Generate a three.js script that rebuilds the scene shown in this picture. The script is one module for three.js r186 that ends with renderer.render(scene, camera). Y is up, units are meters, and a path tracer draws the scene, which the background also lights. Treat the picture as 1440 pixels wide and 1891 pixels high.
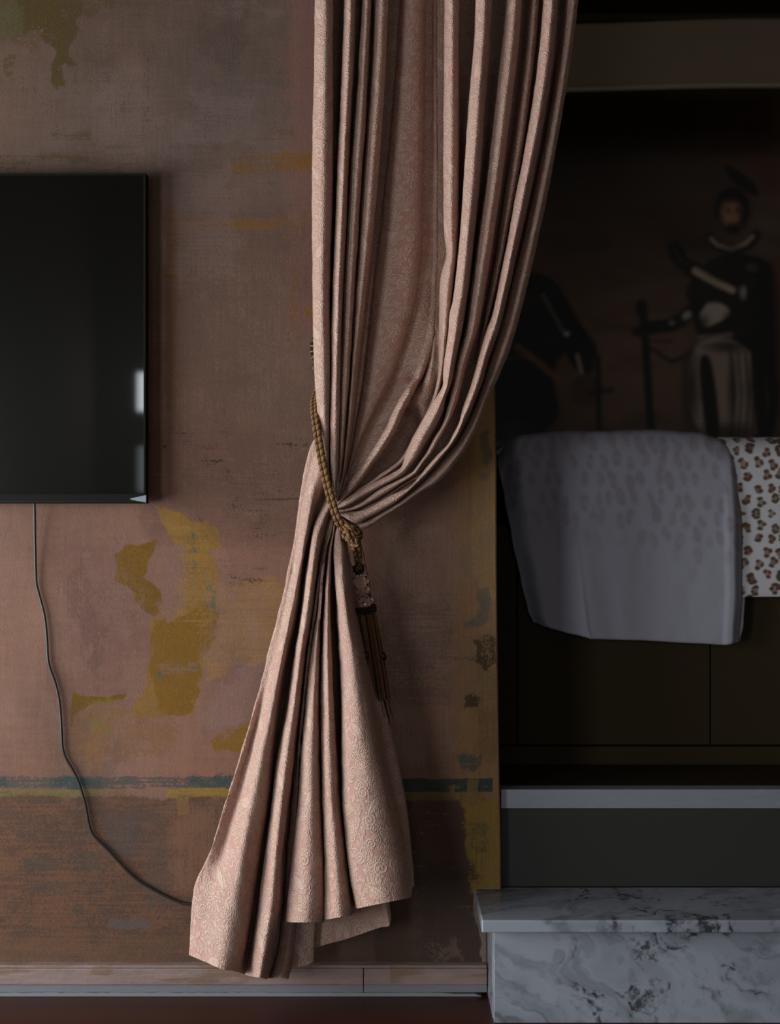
import * as THREE from 'three';
import { RoundedBoxGeometry } from 'three/addons/geometries/RoundedBoxGeometry.js';
import { mergeGeometries } from 'three/addons/utils/BufferGeometryUtils.js';
import { RectAreaLightUniformsLib } from 'three/addons/lights/RectAreaLightUniformsLib.js';

// ---------------------------------------------------------------- camera, sky, daylight, exposure
const scene = new THREE.Scene();
const EYE_Y = 0.887, EYE_Z = 2.6, FOCAL = 2600;                   // 1440 x 1891 frame: one pixel is 1 mm on the painted wall
const camera = new THREE.PerspectiveCamera(2 * Math.atan(945.5 / FOCAL) * 180 / Math.PI, 1440 / 1891, 0.05, 60);
camera.position.set(0, EYE_Y, EYE_Z);
camera.lookAt(0, EYE_Y, 0);
camera.focus = 2.5;
camera.userData.fStop = 2.8;
scene.add(camera);

const renderer = new THREE.WebGLRenderer({ antialias: true });
renderer.toneMapping = THREE.LinearToneMapping;
renderer.toneMappingExposure = 1.0;
renderer.shadowMap.enabled = true;
RectAreaLightUniformsLib.init();

scene.background = new THREE.Color(0.55, 0.66, 0.8);             // overcast sky outside the windows
const DAY = new THREE.Color(0.93, 1.0, 1.04);
const ROOM = { x0: -2.0, x1: 2.5, z1: 6.6, h: 3.0 };
const WINDOWS = [                                                 // wall, centre along it, width, sill, top, daylight
  { wall: 'left', c: 0.98, w: 1.66, y0: 0.06, y1: 1.4, light: 12.5 },
  { wall: 'left', c: 3.1, w: 1.2, y0: 0.06, y1: 1.6, light: 11 },
  { wall: 'back', c: -1.25, w: 1.12, y0: 0.95, y1: 1.38, light: 1.5 },
  { wall: 'back', c: -1.25, w: 1.12, y0: 1.47, y1: 1.86, light: 13 },
  { wall: 'back', c: 1.1, w: 1.3, y0: 0.8, y1: 2.2, light: 2.8 },
];
for (const w of WINDOWS) {
  const lamp = new THREE.RectAreaLight(DAY, w.light, w.w - 0.14, w.y1 - w.y0 - 0.14), y = (w.y0 + w.y1) / 2;
  if (w.wall === 'left') { lamp.position.set(ROOM.x0 + 0.03, y, w.c); lamp.lookAt(ROOM.x0 + 1, y, w.c); } else { lamp.position.set(w.c, y, ROOM.z1 - 0.03); lamp.lookAt(w.c, y, ROOM.z1 - 1); }
  lamp.name = 'window_daylight';
  scene.add(lamp);
}

// ---------------------------------------------------------------- helpers
const lerp = (a, b, t) => a + (b - a) * t, clamp = (x, a = 0, b = 1) => Math.min(b, Math.max(a, x));
const smooth = (a, b, x) => { const t = clamp((x - a) / (b - a)); return t * t * (3 - 2 * t); };
function rng(seed) { let s = seed >>> 0; return () => { s = (s + 0x6D2B79F5) | 0; let t = Math.imul(s ^ (s >>> 15), 1 | s); t = (t + Math.imul(t ^ (t >>> 7), 61 | t)) ^ t; return ((t ^ (t >>> 14)) >>> 0) / 4294967296; }; }
const hash = (x, y) => { let h = Math.imul(x | 0, 374761393) + Math.imul(y | 0, 668265263); h = Math.imul(h ^ (h >>> 13), 1274126177); return ((h ^ (h >>> 16)) >>> 0) / 4294967296; };
function vnoise(x, y) {
  const xi = Math.floor(x), yi = Math.floor(y), fx = x - xi, fy = y - yi, u = fx * fx * (3 - 2 * fx), v = fy * fy * (3 - 2 * fy);
  return lerp(lerp(hash(xi, yi), hash(xi + 1, yi), u), lerp(hash(xi, yi + 1), hash(xi + 1, yi + 1), u), v);
}
function fbm(x, y, n = 4) { let s = 0, a = 0.5, t = 0; for (let k = 0; k < n; k++) { s += a * vnoise(x + k * 17.3, y - k * 9.1); t += a; x *= 2.03; y *= 2.01; a *= 0.5; } return s / t; }
const lin = (c) => { c /= 255; return c <= 0.04045 ? c / 12.92 : ((c + 0.055) / 1.055) ** 2.4; };
const srgb = (c) => 255 * (c <= 0.0031308 ? c * 12.92 : 1.055 * Math.min(1, c) ** (1 / 2.4) - 0.055);
const tone = (r, g, b, e) => [lin(r) / e, lin(g) / e, lin(b) / e];   // surface colour that looks like r, g, b under light e
const P = (px, py, z) => new THREE.Vector3((px - 720) * (EYE_Z - z) / FOCAL, EYE_Y - (py - 945.5) * (EYE_Z - z) / FOCAL, z);

const used = {};
const numbered = (name) => { const k = (used[name] = (used[name] ?? -1) + 1); return k ? `${name}_${String(k).padStart(3, '0')}` : name; };
function thing(name, label, category, at = [0, 0, 0], turn = 0, group) {
  const o = new THREE.Group(); o.name = numbered(name); o.position.set(...at); o.rotation.y = turn;
  o.userData = { label, category }; if (group) o.userData.group = group;
  scene.add(o); return o;
}
function part(name, geometries, material, parent, extra) {
  const list = [].concat(geometries).map((g) => { const c = g.index ? g.toNonIndexed() : g; for (const k of Object.keys(c.attributes)) if (!['position', 'normal', 'uv', 'color'].includes(k)) c.deleteAttribute(k); return c; });
  const m = new THREE.Mesh(list.length > 1 ? mergeGeometries(list) : [].concat(geometries)[0], material);
  m.name = numbered(name); m.castShadow = m.receiveShadow = true; Object.assign(m.userData, extra);
  parent.add(m); return m;
}
const struct = (name, geometries, material, parent = scene) => part(name, geometries, material, parent, parent === scene ? { kind: 'structure' } : undefined);
const box = (x0, x1, y0, y1, z0, z1) => new THREE.BoxGeometry(x1 - x0, y1 - y0, z1 - z0).translate((x0 + x1) / 2, (y0 + y1) / 2, (z0 + z1) / 2);
const rbox = (x0, x1, y0, y1, z0, z1, r = 0.004, s = 2) => new RoundedBoxGeometry(x1 - x0, y1 - y0, z1 - z0, s, r).translate((x0 + x1) / 2, (y0 + y1) / 2, (z0 + z1) / 2);
function metreUV(g) {                                               // box-mapped uv in metres
  const p = g.attributes.position, n = g.attributes.normal, uv = new Float32Array(p.count * 2);
  for (let i = 0; i < p.count; i++) {
    const a = Math.abs(n.getX(i)), b = Math.abs(n.getY(i)), c = Math.abs(n.getZ(i));
    if (c >= a && c >= b) { uv[2 * i] = p.getX(i); uv[2 * i + 1] = p.getY(i); } else if (b >= a) { uv[2 * i] = p.getX(i); uv[2 * i + 1] = p.getZ(i); } else { uv[2 * i] = p.getZ(i); uv[2 * i + 1] = p.getY(i); }
  }
  g.setAttribute('uv', new THREE.BufferAttribute(uv, 2)); return g;
}
function dataTexture(w, h, fill, color = false, wrap = THREE.RepeatWrapping) {
  const d = new Uint8Array(w * h * 4), out = [0, 0, 0];
  for (let y = 0; y < h; y++) for (let x = 0; x < w; x++) { fill(x, y, out); const o = (y * w + x) * 4; d[o] = out[0]; d[o + 1] = out[1]; d[o + 2] = out[2]; d[o + 3] = 255; }
  const t = new THREE.DataTexture(d, w, h); t.wrapS = t.wrapT = wrap; t.magFilter = THREE.LinearFilter; t.minFilter = THREE.LinearFilter;
  if (color) t.colorSpace = THREE.SRGBColorSpace; t.needsUpdate = true; return t;
}
const std = (o) => new THREE.MeshStandardMaterial({ roughness: 0.8, side: THREE.DoubleSide, ...o });
const rgb = (r, g, b) => new THREE.Color(r, g, b);
const curveOf = (pts, z) => new THREE.CatmullRomCurve3(pts.map(([x, y, zz]) => P(x, y, zz ?? z)), false, 'centripetal');
const tube = (curve, n, r, s = 8) => new THREE.TubeGeometry(curve, n, r, s, false);

// ---------------------------------------------------------------- painted plaster wall: pigment only, in millimetres of the wall
const WALL_E = 0.95;
const strokes = [];
function stroke(c, a, pts, { soft = 6, warp = 8, dry = 0.2, dir = 'n' } = {}) {
  let x0 = 1e9, x1 = -1e9, y0 = 1e9, y1 = -1e9;
  for (const [x, y] of pts) { x0 = Math.min(x0, x); x1 = Math.max(x1, x); y0 = Math.min(y0, y); y1 = Math.max(y1, y); }
  const m = soft + warp + 4;
  strokes.push({ c: tone(...c, WALL_E * 1.05), a, pts, soft, warp, dry, dir, x0: x0 - m, x1: x1 + m, y0: y0 - m, y1: y1 + m, s: strokes.length * 31.7 });
}
const rect = (x0, y0, x1, y1) => [[x0, y0], [x1, y0], [x1, y1], [x0, y1]];
function inside(pts, x, y) {                                        // signed distance, positive inside
  let d = 1e9, odd = false;
  for (let i = 0, j = pts.length - 1; i < pts.length; j = i++) {
    const [ax, ay] = pts[i], [bx, by] = pts[j], ex = bx - ax, ey = by - ay, wx = x - ax, wy = y - ay, t = clamp((wx * ex + wy * ey) / (ex * ex + ey * ey || 1));
    d = Math.min(d, (wx - ex * t) ** 2 + (wy - ey * t) ** 2);
    if ((ay > y) !== (by > y) && x < (bx - ax) * (y - ay) / (by - ay) + ax) odd = !odd;
  }
  return (odd ? 1 : -1) * Math.sqrt(d);
}
const OCHRE = [104, 74, 26], OLIVE = [84, 70, 30], PALE = [122, 90, 52], TEAL = [48, 62, 60], DARK = [40, 28, 22], UMBER = [74, 56, 46];
// broad fields
stroke([70, 53, 44], 0.85, rect(-60, 1470, 760, 1800), { soft: 14, warp: 10, dry: 0.15, dir: 'h' });
stroke([62, 47, 38], 0.85, rect(690, 1470, 905, 1800), { soft: 16, warp: 10, dry: 0.3, dir: 'h' });
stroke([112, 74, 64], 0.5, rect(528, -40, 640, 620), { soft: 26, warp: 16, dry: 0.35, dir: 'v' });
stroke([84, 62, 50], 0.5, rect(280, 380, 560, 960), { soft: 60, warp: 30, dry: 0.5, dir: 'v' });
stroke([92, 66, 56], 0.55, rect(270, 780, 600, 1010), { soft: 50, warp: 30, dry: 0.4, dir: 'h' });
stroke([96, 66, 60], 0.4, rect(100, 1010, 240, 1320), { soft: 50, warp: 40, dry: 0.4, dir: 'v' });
// upper left
stroke([72, 58, 26], 0.85, [[36, -20], [152, -20], [148, 40], [141, 72], [133, 84], [130, 100], [138, 117], [120, 126], [116, 160], [99, 160], [97, 112], [100, 84], [72, 68], [46, 62], [38, 36]], { soft: 5, warp: 12, dry: 0.34 });
stroke([78, 62, 34], 0.6, [[-20, -20], [220, -20], [190, 30], [120, 60], [60, 90], [10, 70]], { soft: 24, warp: 30, dry: 0.55 });
stroke([82, 74, 48], 0.8, [[-30, 10], [40, 12], [44, 66], [8, 72], [-30, 60]], { soft: 8, warp: 10, dry: 0.25 });
stroke([74, 62, 34], 0.7, [[8, 98], [30, 104], [24, 140], [14, 146], [4, 120]], { soft: 7, warp: 6, dry: 0.4 });
stroke([76, 62, 44], 0.45, rect(120, -20, 300, 30), { soft: 16, warp: 20, dry: 0.6, dir: 'h' });
stroke([62, 50, 38], 0.7, rect(262, 110, 280, 242), { soft: 5, warp: 7, dry: 0.75, dir: 'v' });
stroke([62, 50, 40], 0.6, rect(206, 168, 238, 236), { soft: 6, warp: 6, dry: 0.8, dir: 'v' });
stroke([62, 50, 42], 0.6, rect(338, 56, 366, 134), { soft: 5, warp: 6, dry: 0.75, dir: 'v' });
stroke([72, 56, 48], 0.4, [[352, 50], [450, 34], [470, 80], [430, 130], [396, 128], [362, 96]], { soft: 22, warp: 16, dry: 0.4, dir: 'v' });
stroke([74, 60, 34], 0.7, rect(-20, 284, 165, 300), { soft: 5, warp: 6, dry: 0.6, dir: 'h' });
stroke([70, 56, 36], 0.7, rect(96, 242, 166, 262), { soft: 6, warp: 8, dry: 0.65, dir: 'h' });
stroke([72, 60, 36], 0.7, rect(-20, 296, 60, 318), { soft: 7, warp: 8, dry: 0.6, dir: 'h' });
// dry ochre strokes by the curtain
stroke([100, 68, 32], 0.8, rect(400, 282, 640, 318), { soft: 6, warp: 9, dry: 0.62, dir: 'h' });
stroke([108, 74, 30], 0.75, rect(525, 278, 640, 318), { soft: 8, warp: 9, dry: 0.5, dir: 'h' });
stroke([104, 70, 34], 0.75, rect(338, 402, 640, 424), { soft: 6, warp: 6, dry: 0.55, dir: 'h' });
stroke([96, 66, 30], 0.75, rect(303, 378, 327, 512), { soft: 6, warp: 5, dry: 0.3, dir: 'v' });
stroke([88, 62, 38], 0.6, rect(304, 500, 326, 760), { soft: 8, warp: 6, dry: 0.5, dir: 'v' });
stroke([104, 66, 30], 0.6, rect(538, 498, 546, 612), { soft: 3, warp: 5, dry: 0.5, dir: 'v' });
stroke([104, 74, 30], 0.8, rect(562, 566, 600, 586), { soft: 3, warp: 4, dry: 0.2 });
stroke([88, 62, 40], 0.5, rect(280, 348, 296, 362), { soft: 4, warp: 6, dry: 0.4 });
// big ochre patch left of the curtain's foot
stroke([126, 92, 58], 0.8, [[400, 1076], [560, 1070], [560, 1180], [500, 1222], [440, 1226], [400, 1262], [380, 1256], [371, 1215], [386, 1196], [402, 1160]], { soft: 10, warp: 14, dry: 0.35, dir: 'h' });
stroke([118, 86, 40], 0.9, [[290, 938], [300, 932], [340, 950], [355, 960], [386, 957], [389, 975], [406, 986], [409, 1012], [386, 1016], [402, 1042], [404, 1150], [399, 1170], [386, 1200], [372, 1210], [370, 1250], [366, 1276], [358, 1320], [340, 1326], [246, 1322], [250, 1290], [268, 1272], [274, 1222], [282, 1190], [278, 1148], [302, 1130], [332, 1118], [334, 1060], [320, 1002], [302, 972]], { soft: 3, warp: 7, dry: 0.32 });
stroke([106, 74, 22], 0.85, [[280, 1150], [402, 1120], [399, 1170], [386, 1200], [371, 1214], [370, 1250], [358, 1318], [340, 1324], [290, 1316], [278, 1230]], { soft: 8, warp: 9, dry: 0.3 });
stroke([100, 70, 20], 0.95, [[213, 1022], [234, 1010], [258, 1004], [292, 996], [276, 1040], [264, 1066], [292, 1090], [304, 1110], [286, 1140], [264, 1126], [250, 1106], [246, 1092], [212, 1074], [218, 1050]], { soft: 3, warp: 6, dry: 0.12 });
stroke([92, 68, 16], 0.95, [[134, 1286], [139, 1281], [150, 1287], [210, 1283], [236, 1278], [226, 1293], [162, 1300], [150, 1310], [136, 1326], [130, 1346]], { soft: 3, warp: 5, dry: 0.25, dir: 'h' });
stroke([104, 84, 40], 0.7, rect(160, 1290, 212, 1352), { soft: 8, warp: 9, dry: 0.5 });
stroke([110, 76, 44], 0.6, rect(132, 1310, 330, 1400), { soft: 18, warp: 16, dry: 0.6 });
stroke([112, 80, 48], 0.55, rect(158, 1350, 194, 1432), { soft: 5, warp: 6, dry: 0.5, dir: 'v' });
stroke([112, 80, 30], 0.95, [[388, 1366], [440, 1338], [500, 1326], [500, 1388], [395, 1386]], { soft: 5, warp: 6, dry: 0.25, dir: 'h' });
for (const [x, y, w, h] of [[355, 982, 4, 14], [361, 1040, 5, 12], [387, 1084, 5, 6], [395, 1108, 4, 18], [358, 1014, 4, 6], [296, 1246, 6, 7], [356, 1236, 9, 3], [386, 1118, 8, 5]])
  stroke([70, 74, 62], 0.8, [[x - w, y - h], [x + w, y - h * 0.8], [x + w, y + h], [x - w, y + h * 0.7]], { soft: 3, warp: 5, dry: 0.4 });
stroke([112, 85, 74], 0.75, [[302, 1014], [340, 1002], [352, 1060], [346, 1120], [300, 1146], [292, 1110], [300, 1060]], { soft: 12, warp: 12, dry: 0.42 });
stroke([128, 94, 46], 0.6, [[300, 950], [390, 990], [398, 1150], [360, 1180], [330, 1130], [336, 1040]], { soft: 14, warp: 14, dry: 0.6, dir: 'h' });
stroke([112, 85, 74], 0.6, rect(290, 1228, 366, 1246), { soft: 8, warp: 8, dry: 0.55, dir: 'h' });
stroke([116, 90, 80], 0.3, [[110, 1050], [240, 1030], [270, 1140], [150, 1250], [60, 1200]], { soft: 40, warp: 30, dry: 0.5 });
stroke([118, 92, 84], 0.55, [[420, 1230], [500, 1215], [480, 1330], [400, 1360], [370, 1330]], { soft: 16, warp: 16, dry: 0.35 });
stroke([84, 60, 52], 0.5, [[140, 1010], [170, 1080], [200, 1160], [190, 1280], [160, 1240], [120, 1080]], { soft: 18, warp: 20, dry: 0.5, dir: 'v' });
// dado stripe
stroke([66, 66, 62], 0.85, rect(-60, 1434, 430, 1457), { soft: 2, warp: 3, dry: 0.5, dir: 'h' });
for (const [a, b] of [[92, 188], [345, 430], [-30, 12]]) stroke([52, 63, 59], 0.9, rect(a, 1437, b, 1455), { soft: 9, warp: 10, dry: 0.42, dir: 'h' });
stroke([100, 88, 52], 0.75, rect(-60, 1456, 230, 1470), { soft: 4, warp: 4, dry: 0.45, dir: 'h' });
stroke([124, 98, 44], 0.9, rect(305, 1456, 425, 1472), { soft: 3, warp: 5, dry: 0.3, dir: 'h' });
stroke([104, 90, 74], 0.6, rect(225, 1456, 310, 1472), { soft: 4, warp: 4, dry: 0.7, dir: 'h' });
stroke([118, 90, 46], 0.85, rect(327, 1470, 351, 1506), { soft: 4, warp: 5, dry: 0.3, dir: 'v' });
stroke([112, 84, 58], 0.6, rect(330, 1490, 420, 1640), { soft: 26, warp: 16, dry: 0.5, dir: 'v' });
stroke([48, 55, 50], 0.97, rect(640, 1438, 908, 1463), { soft: 2, warp: 2, dry: 0.18, dir: 'h' });
stroke([92, 78, 44], 0.85, rect(640, 1463, 905, 1477), { soft: 3, warp: 4, dry: 0.35, dir: 'h' });
stroke([104, 70, 50], 0.6, rect(-40, 1474, 420, 1790), { soft: 20, warp: 16, dry: 0.6, dir: 'h' });
stroke([104, 76, 60], 0.5, rect(300, 1480, 420, 1640), { soft: 24, warp: 20, dry: 0.5, dir: 'v' });
// dado brushwork
for (const [x0, y0, x1, y1] of [[36, 1512, 200, 1530], [34, 1534, 170, 1548], [40, 1572, 190, 1612], [60, 1628, 190, 1654], [120, 1672, 260, 1690]])
  stroke([60, 56, 50], 0.6, rect(x0, y0, x1, y1), { soft: 8, warp: 6, dry: 0.65, dir: 'h' });
stroke([74, 64, 60], 0.6, rect(194, 1500, 262, 1580), { soft: 12, warp: 10, dry: 0.4 });
stroke([74, 64, 58], 0.5, rect(262, 1500, 312, 1680), { soft: 14, warp: 10, dry: 0.5, dir: 'v' });
stroke([82, 72, 70], 0.7, rect(200, 1696, 274, 1716), { soft: 6, warp: 5, dry: 0.3, dir: 'h' });
stroke([92, 68, 52], 0.5, rect(-30, 1724, 360, 1786), { soft: 14, warp: 6, dry: 0.5, dir: 'h' });
// right pier
stroke([128, 95, 58], 0.7, rect(838, 690, 935, 1480), { soft: 16, warp: 16, dry: 0.42, dir: 'v' });
stroke([134, 104, 64], 0.6, rect(876, 690, 935, 1100), { soft: 14, warp: 10, dry: 0.3, dir: 'v' });
stroke([112, 86, 62], 0.5, rect(806, 860, 850, 1440), { soft: 20, warp: 14, dry: 0.55, dir: 'v' });
stroke([120, 94, 46], 0.9, [[850, 1476], [935, 1476], [935, 1660], [868, 1652], [862, 1560]], { soft: 6, warp: 7, dry: 0.3, dir: 'v' });
stroke([104, 86, 70], 0.5, rect(850, 900, 930, 1300), { soft: 14, warp: 16, dry: 0.6, dir: 'v' });
stroke([92, 74, 46], 0.55, rect(880, 1180, 932, 1400), { soft: 14, warp: 14, dry: 0.5, dir: 'v' });
stroke([122, 98, 86], 0.5, rect(700, 960, 840, 1420), { soft: 30, warp: 24, dry: 0.45, dir: 'v' });
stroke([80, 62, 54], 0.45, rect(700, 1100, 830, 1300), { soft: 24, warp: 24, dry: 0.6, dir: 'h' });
stroke([84, 78, 66], 0.75, [[886, 800], [904, 788], [908, 830], [902, 866], [888, 850], [884, 824]], { soft: 7, warp: 9, dry: 0.35 });
stroke([84, 80, 72], 0.6, rect(886, 872, 904, 890), { soft: 6, warp: 6, dry: 0.5 });
stroke([78, 74, 68], 0.7, [[884, 1096], [904, 1090], [908, 1146], [888, 1158], [856, 1160], [858, 1148], [884, 1138]], { soft: 6, warp: 8, dry: 0.45 });
stroke([54, 42, 34], 0.85, [[876, 1180], [914, 1172], [916, 1222], [896, 1236], [880, 1226]], { soft: 5, warp: 8, dry: 0.5, dir: 'v' });
stroke([56, 42, 34], 0.85, [[856, 1288], [874, 1276], [886, 1290], [878, 1308], [854, 1310]], { soft: 5, warp: 7, dry: 0.45 });
stroke([64, 70, 66], 0.85, [[848, 1396], [890, 1394], [888, 1412], [874, 1420], [850, 1416]], { soft: 5, warp: 7, dry: 0.4, dir: 'h' });
stroke([44, 56, 54], 0.9, rect(838, 1438, 910, 1463), { soft: 2, warp: 2, dry: 0.3, dir: 'h' });
stroke([108, 86, 52], 0.85, rect(862, 1438, 882, 1490), { soft: 3, warp: 4, dry: 0.3, dir: 'v' });
stroke([70, 62, 46], 0.6, rect(868, 1520, 904, 1570), { soft: 8, warp: 8, dry: 0.5 });
stroke([58, 46, 40], 0.8, [[780, 1590], [880, 1600], [872, 1650], [890, 1790], [770, 1790]], { soft: 22, warp: 16, dry: 0.3, dir: 'h' });
stroke([94, 76, 62], 0.7, [[786, 1744], [840, 1736], [852, 1764], [812, 1776]], { soft: 16, warp: 14, dry: 0.4 });
stroke([112, 98, 90], 0.95, [[872, 1640], [926, 1640], [926, 1650], [884, 1652], [892, 1700], [904, 1720], [900, 1776], [888, 1788], [890, 1740], [878, 1690]], { soft: 2, warp: 5, dry: 0.2 });
// soot dabs and scuffs
{
  const r = rng(7);
  const dab = (x, y, w, h, a, dir = 'h') => stroke(DARK, a, rect(x - w, y - h, x + w, y + h), { soft: 5, warp: 7, dry: 0.86, dir });
  for (const y of [796, 810, 826]) dab(303, y, 9, 7, 0.9, 'n');
  for (let k = 0; k < 26; k++) dab(310 + r() * 250, 790 + r() * 190, 12 + r() * 34, 5 + r() * 12, 0.55 + r() * 0.3);
  for (let k = 0; k < 8; k++) dab(400 + r() * 80, 1045 + r() * 40, 12 + r() * 20, 4 + r() * 8, 0.7);
  for (let k = 0; k < 10; k++) dab(720 + r() * 160, 1000 + r() * 260, 20 + r() * 30, 4 + r() * 6, 0.4);
  for (let k = 0; k < 30; k++) dab(r() * 560, r() * 900, 10 + r() * 50, 5 + r() * 30, 0.22, r() < 0.6 ? 'v' : 'h');
  for (let k = 0; k < 20; k++) stroke(r() < 0.5 ? [112, 92, 86] : UMBER, 0.28, rect(...((x, y, w, h) => [x, y, x + w, y + h])(r() * 560, r() * 1400, 40 + r() * 140, 30 + r() * 160)), { soft: 28, warp: 30, dry: 0.5, dir: r() < 0.5 ? 'v' : 'h' });
  stroke(DARK, 0.6, rect(470, 919, 560, 923), { soft: 2, warp: 3, dry: 0.5, dir: 'h' });
}
const WX0 = -0.78, WY0 = -0.06, WW = 1.0, WH = 1.96, WTW = 920, WTH = 1803;
const wallMap = (() => {
  const w = WTW, h = WTH, a = new Float32Array(w * h * 3), base = tone(100, 76, 64, WALL_E), up = tone(92, 73, 63, WALL_E), low = tone(112, 82, 68, WALL_E), streakOf = { h: [0.012, 0.42], v: [0.42, 0.012], n: [0.2, 0.2] };
  for (let y = 0; y < h; y++) for (let x = 0; x < w; x++) {
    const px = 720 + (WX0 + (x + 0.5) / w * WW) * 1000, py = 945.5 + (EYE_Y - (WY0 + (y + 0.5) / h * WH)) * 1000;
    const k = smooth(250, 1150, py + 160 * (fbm(px * 0.006, py * 0.006, 3) - 0.5)), n = fbm(px * 0.012, py * 0.007 + 40, 4) - 0.5, s = fbm(px * 0.15, py * 0.02, 3) - 0.5, q = fbm(px * 0.02, py * 0.18 + 9, 3) - 0.5, f = fbm(px * 0.35, py * 0.35, 2) - 0.5;
    const m = 1 + 0.42 * n + 0.16 * s + 0.16 * q + 0.14 * f, warm = fbm(px * 0.005 + 70, py * 0.005, 3) - 0.5;
    for (let c = 0; c < 3; c++) a[(y * w + x) * 3 + c] = lerp(lerp(up[c], base[c], Math.min(1, 2 * k)), low[c], Math.max(0, 2 * k - 1)) * m * (c === 0 ? 1 + 0.22 * warm : c === 2 ? 1 - 0.2 * warm : 1);
  }
  for (const t of strokes) {
    const xa = Math.max(0, Math.floor(((t.x0 - 720) / 1000 - WX0) / WW * w)), xb = Math.min(w - 1, Math.ceil(((t.x1 - 720) / 1000 - WX0) / WW * w));
    const yOf = (py) => (EYE_Y - (py - 945.5) / 1000 - WY0) / WH * h, ya = Math.max(0, Math.floor(yOf(t.y1))), yb = Math.min(h - 1, Math.ceil(yOf(t.y0)));
    const [fx, fy] = streakOf[t.dir];
    for (let y = ya; y <= yb; y++) for (let x = xa; x <= xb; x++) {
      const px = 720 + (WX0 + (x + 0.5) / w * WW) * 1000, py = 945.5 + (EYE_Y - (WY0 + (y + 0.5) / h * WH)) * 1000;
      const d = inside(t.pts, px + t.warp * 2 * (fbm(px * 0.05 + t.s, py * 0.05, 2) - 0.5), py + t.warp * 2 * (fbm(px * 0.05, py * 0.05 + t.s, 2) - 0.5));
      if (d < -t.soft) continue;
      let m = smooth(-t.soft, t.soft, d);
      const g = 0.45 * fbm(px * fx + t.s, py * fy, 3) + 0.3 * vnoise(px * 0.36, py * 0.36 + t.s) + 0.25 * vnoise(px * 0.04 + t.s, py * 0.04);
      m *= smooth(t.dry * 0.68 - 0.1, t.dry * 0.68 + 0.26, g);                         // how far the brush still carried paint
      const sp = 0.5 * vnoise(px * 0.62 + t.s, py * 0.62) + 0.3 * vnoise(px * 0.24, py * 0.24 + t.s) + 0.2 * vnoise(px * fx * 1.6, py * fy * 1.6);
      m = t.a * lerp(m, smooth(sp - 0.16, sp + 0.16, m * 1.25 - 0.12), 0.7);             // thin paint breaks up on the grain of the plaster
      if (m <= 0.003) continue;
      const v = 0.7 + 0.6 * g, o = (y * w + x) * 3;
      for (let c = 0; c < 3; c++) a[o + c] = lerp(a[o + c], t.c[c] * v, m);
    }
  }
  const t = dataTexture(w, h, (x, y, o) => { const i = (y * w + x) * 3; o[0] = srgb(a[i]); o[1] = srgb(a[i + 1]); o[2] = srgb(a[i + 2]); }, true, THREE.MirroredRepeatWrapping);
  t.repeat.set(1 / WW, 1 / WH); t.offset.set(-WX0 / WW, -WY0 / WH); return t;
})();
const plasterBump = (() => {
  const n = 1024, t = dataTexture(n, n, (x, y, o) => {
    const u = x / n * 600, v = y / n * 600, wrap = (f) => f;                       // millimetres
    const g = 0.62 * fbm(u * 0.6, v * 0.6, 3) + 0.12 * fbm(u * 0.1, v * 0.1, 3) + 0.12 * fbm(u * 1.1, v * 0.25, 2) + 0.1 * fbm(u * 0.2, v * 1.0, 2);
    o[0] = o[1] = o[2] = wrap(255 * clamp(g));
  }, false, THREE.MirroredRepeatWrapping);
  t.repeat.set(1 / 0.6, 1 / 0.6); return t;
})();
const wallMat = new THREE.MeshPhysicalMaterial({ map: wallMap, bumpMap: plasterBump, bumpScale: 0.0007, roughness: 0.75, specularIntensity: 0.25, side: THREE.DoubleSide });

// ---------------------------------------------------------------- room shell
const dullWall = std({ color: rgb(0.14, 0.1, 0.08), roughness: 0.9 }), darkCeil = std({ color: rgb(0.12, 0.09, 0.07), roughness: 0.95 });
const darkAlcove = std({ color: rgb(0.07, 0.05, 0.015), roughness: 0.9 });
const floorMat = new THREE.MeshPhysicalMaterial({ specularIntensity: 0.35,  color: rgb(0.036, 0.008, 0.003), roughness: 0.3 });
struct('floor', metreUV(box(ROOM.x0 - 0.2, ROOM.x1 + 0.2, -0.1, 0, -2.2, ROOM.z1 + 0.2)), floorMat);
struct('ceiling', box(ROOM.x0 - 0.2, ROOM.x1 + 0.2, ROOM.h, ROOM.h + 0.1, -2.2, ROOM.z1 + 0.2), darkCeil);
{
  const edge = [[0.2052, 0.1885], [0.2045, 0.3], [0.201, 0.48], [0.1995, 0.6], [0.1975, 0.8], [0.197, 0.95], [0.1945, 1.15], [0.193, 1.4], [0.193, 2.45]];   // hand-plastered arris of the pier
  const s = new THREE.Shape();
  s.moveTo(ROOM.x0 - 0.1, 0); s.lineTo(0.18, 0); s.lineTo(0.18, 0.165); s.lineTo(0.1605, 0.165); s.lineTo(0.1605, 0.1885);
  for (const [x, y] of edge) s.lineTo(x, y);
  s.lineTo(1.95, 2.45); s.lineTo(1.95, 0); s.lineTo(ROOM.x1 + 0.1, 0); s.lineTo(ROOM.x1 + 0.1, ROOM.h); s.lineTo(ROOM.x0 - 0.1, ROOM.h);
  struct('wall_front', new THREE.ExtrudeGeometry(s, { depth: 0.112, bevelEnabled: true, bevelSize: 0.003, bevelThickness: 0.004, bevelOffset: -0.003, bevelSegments: 2 }).translate(0, 0, -0.116), wallMat);
}
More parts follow.
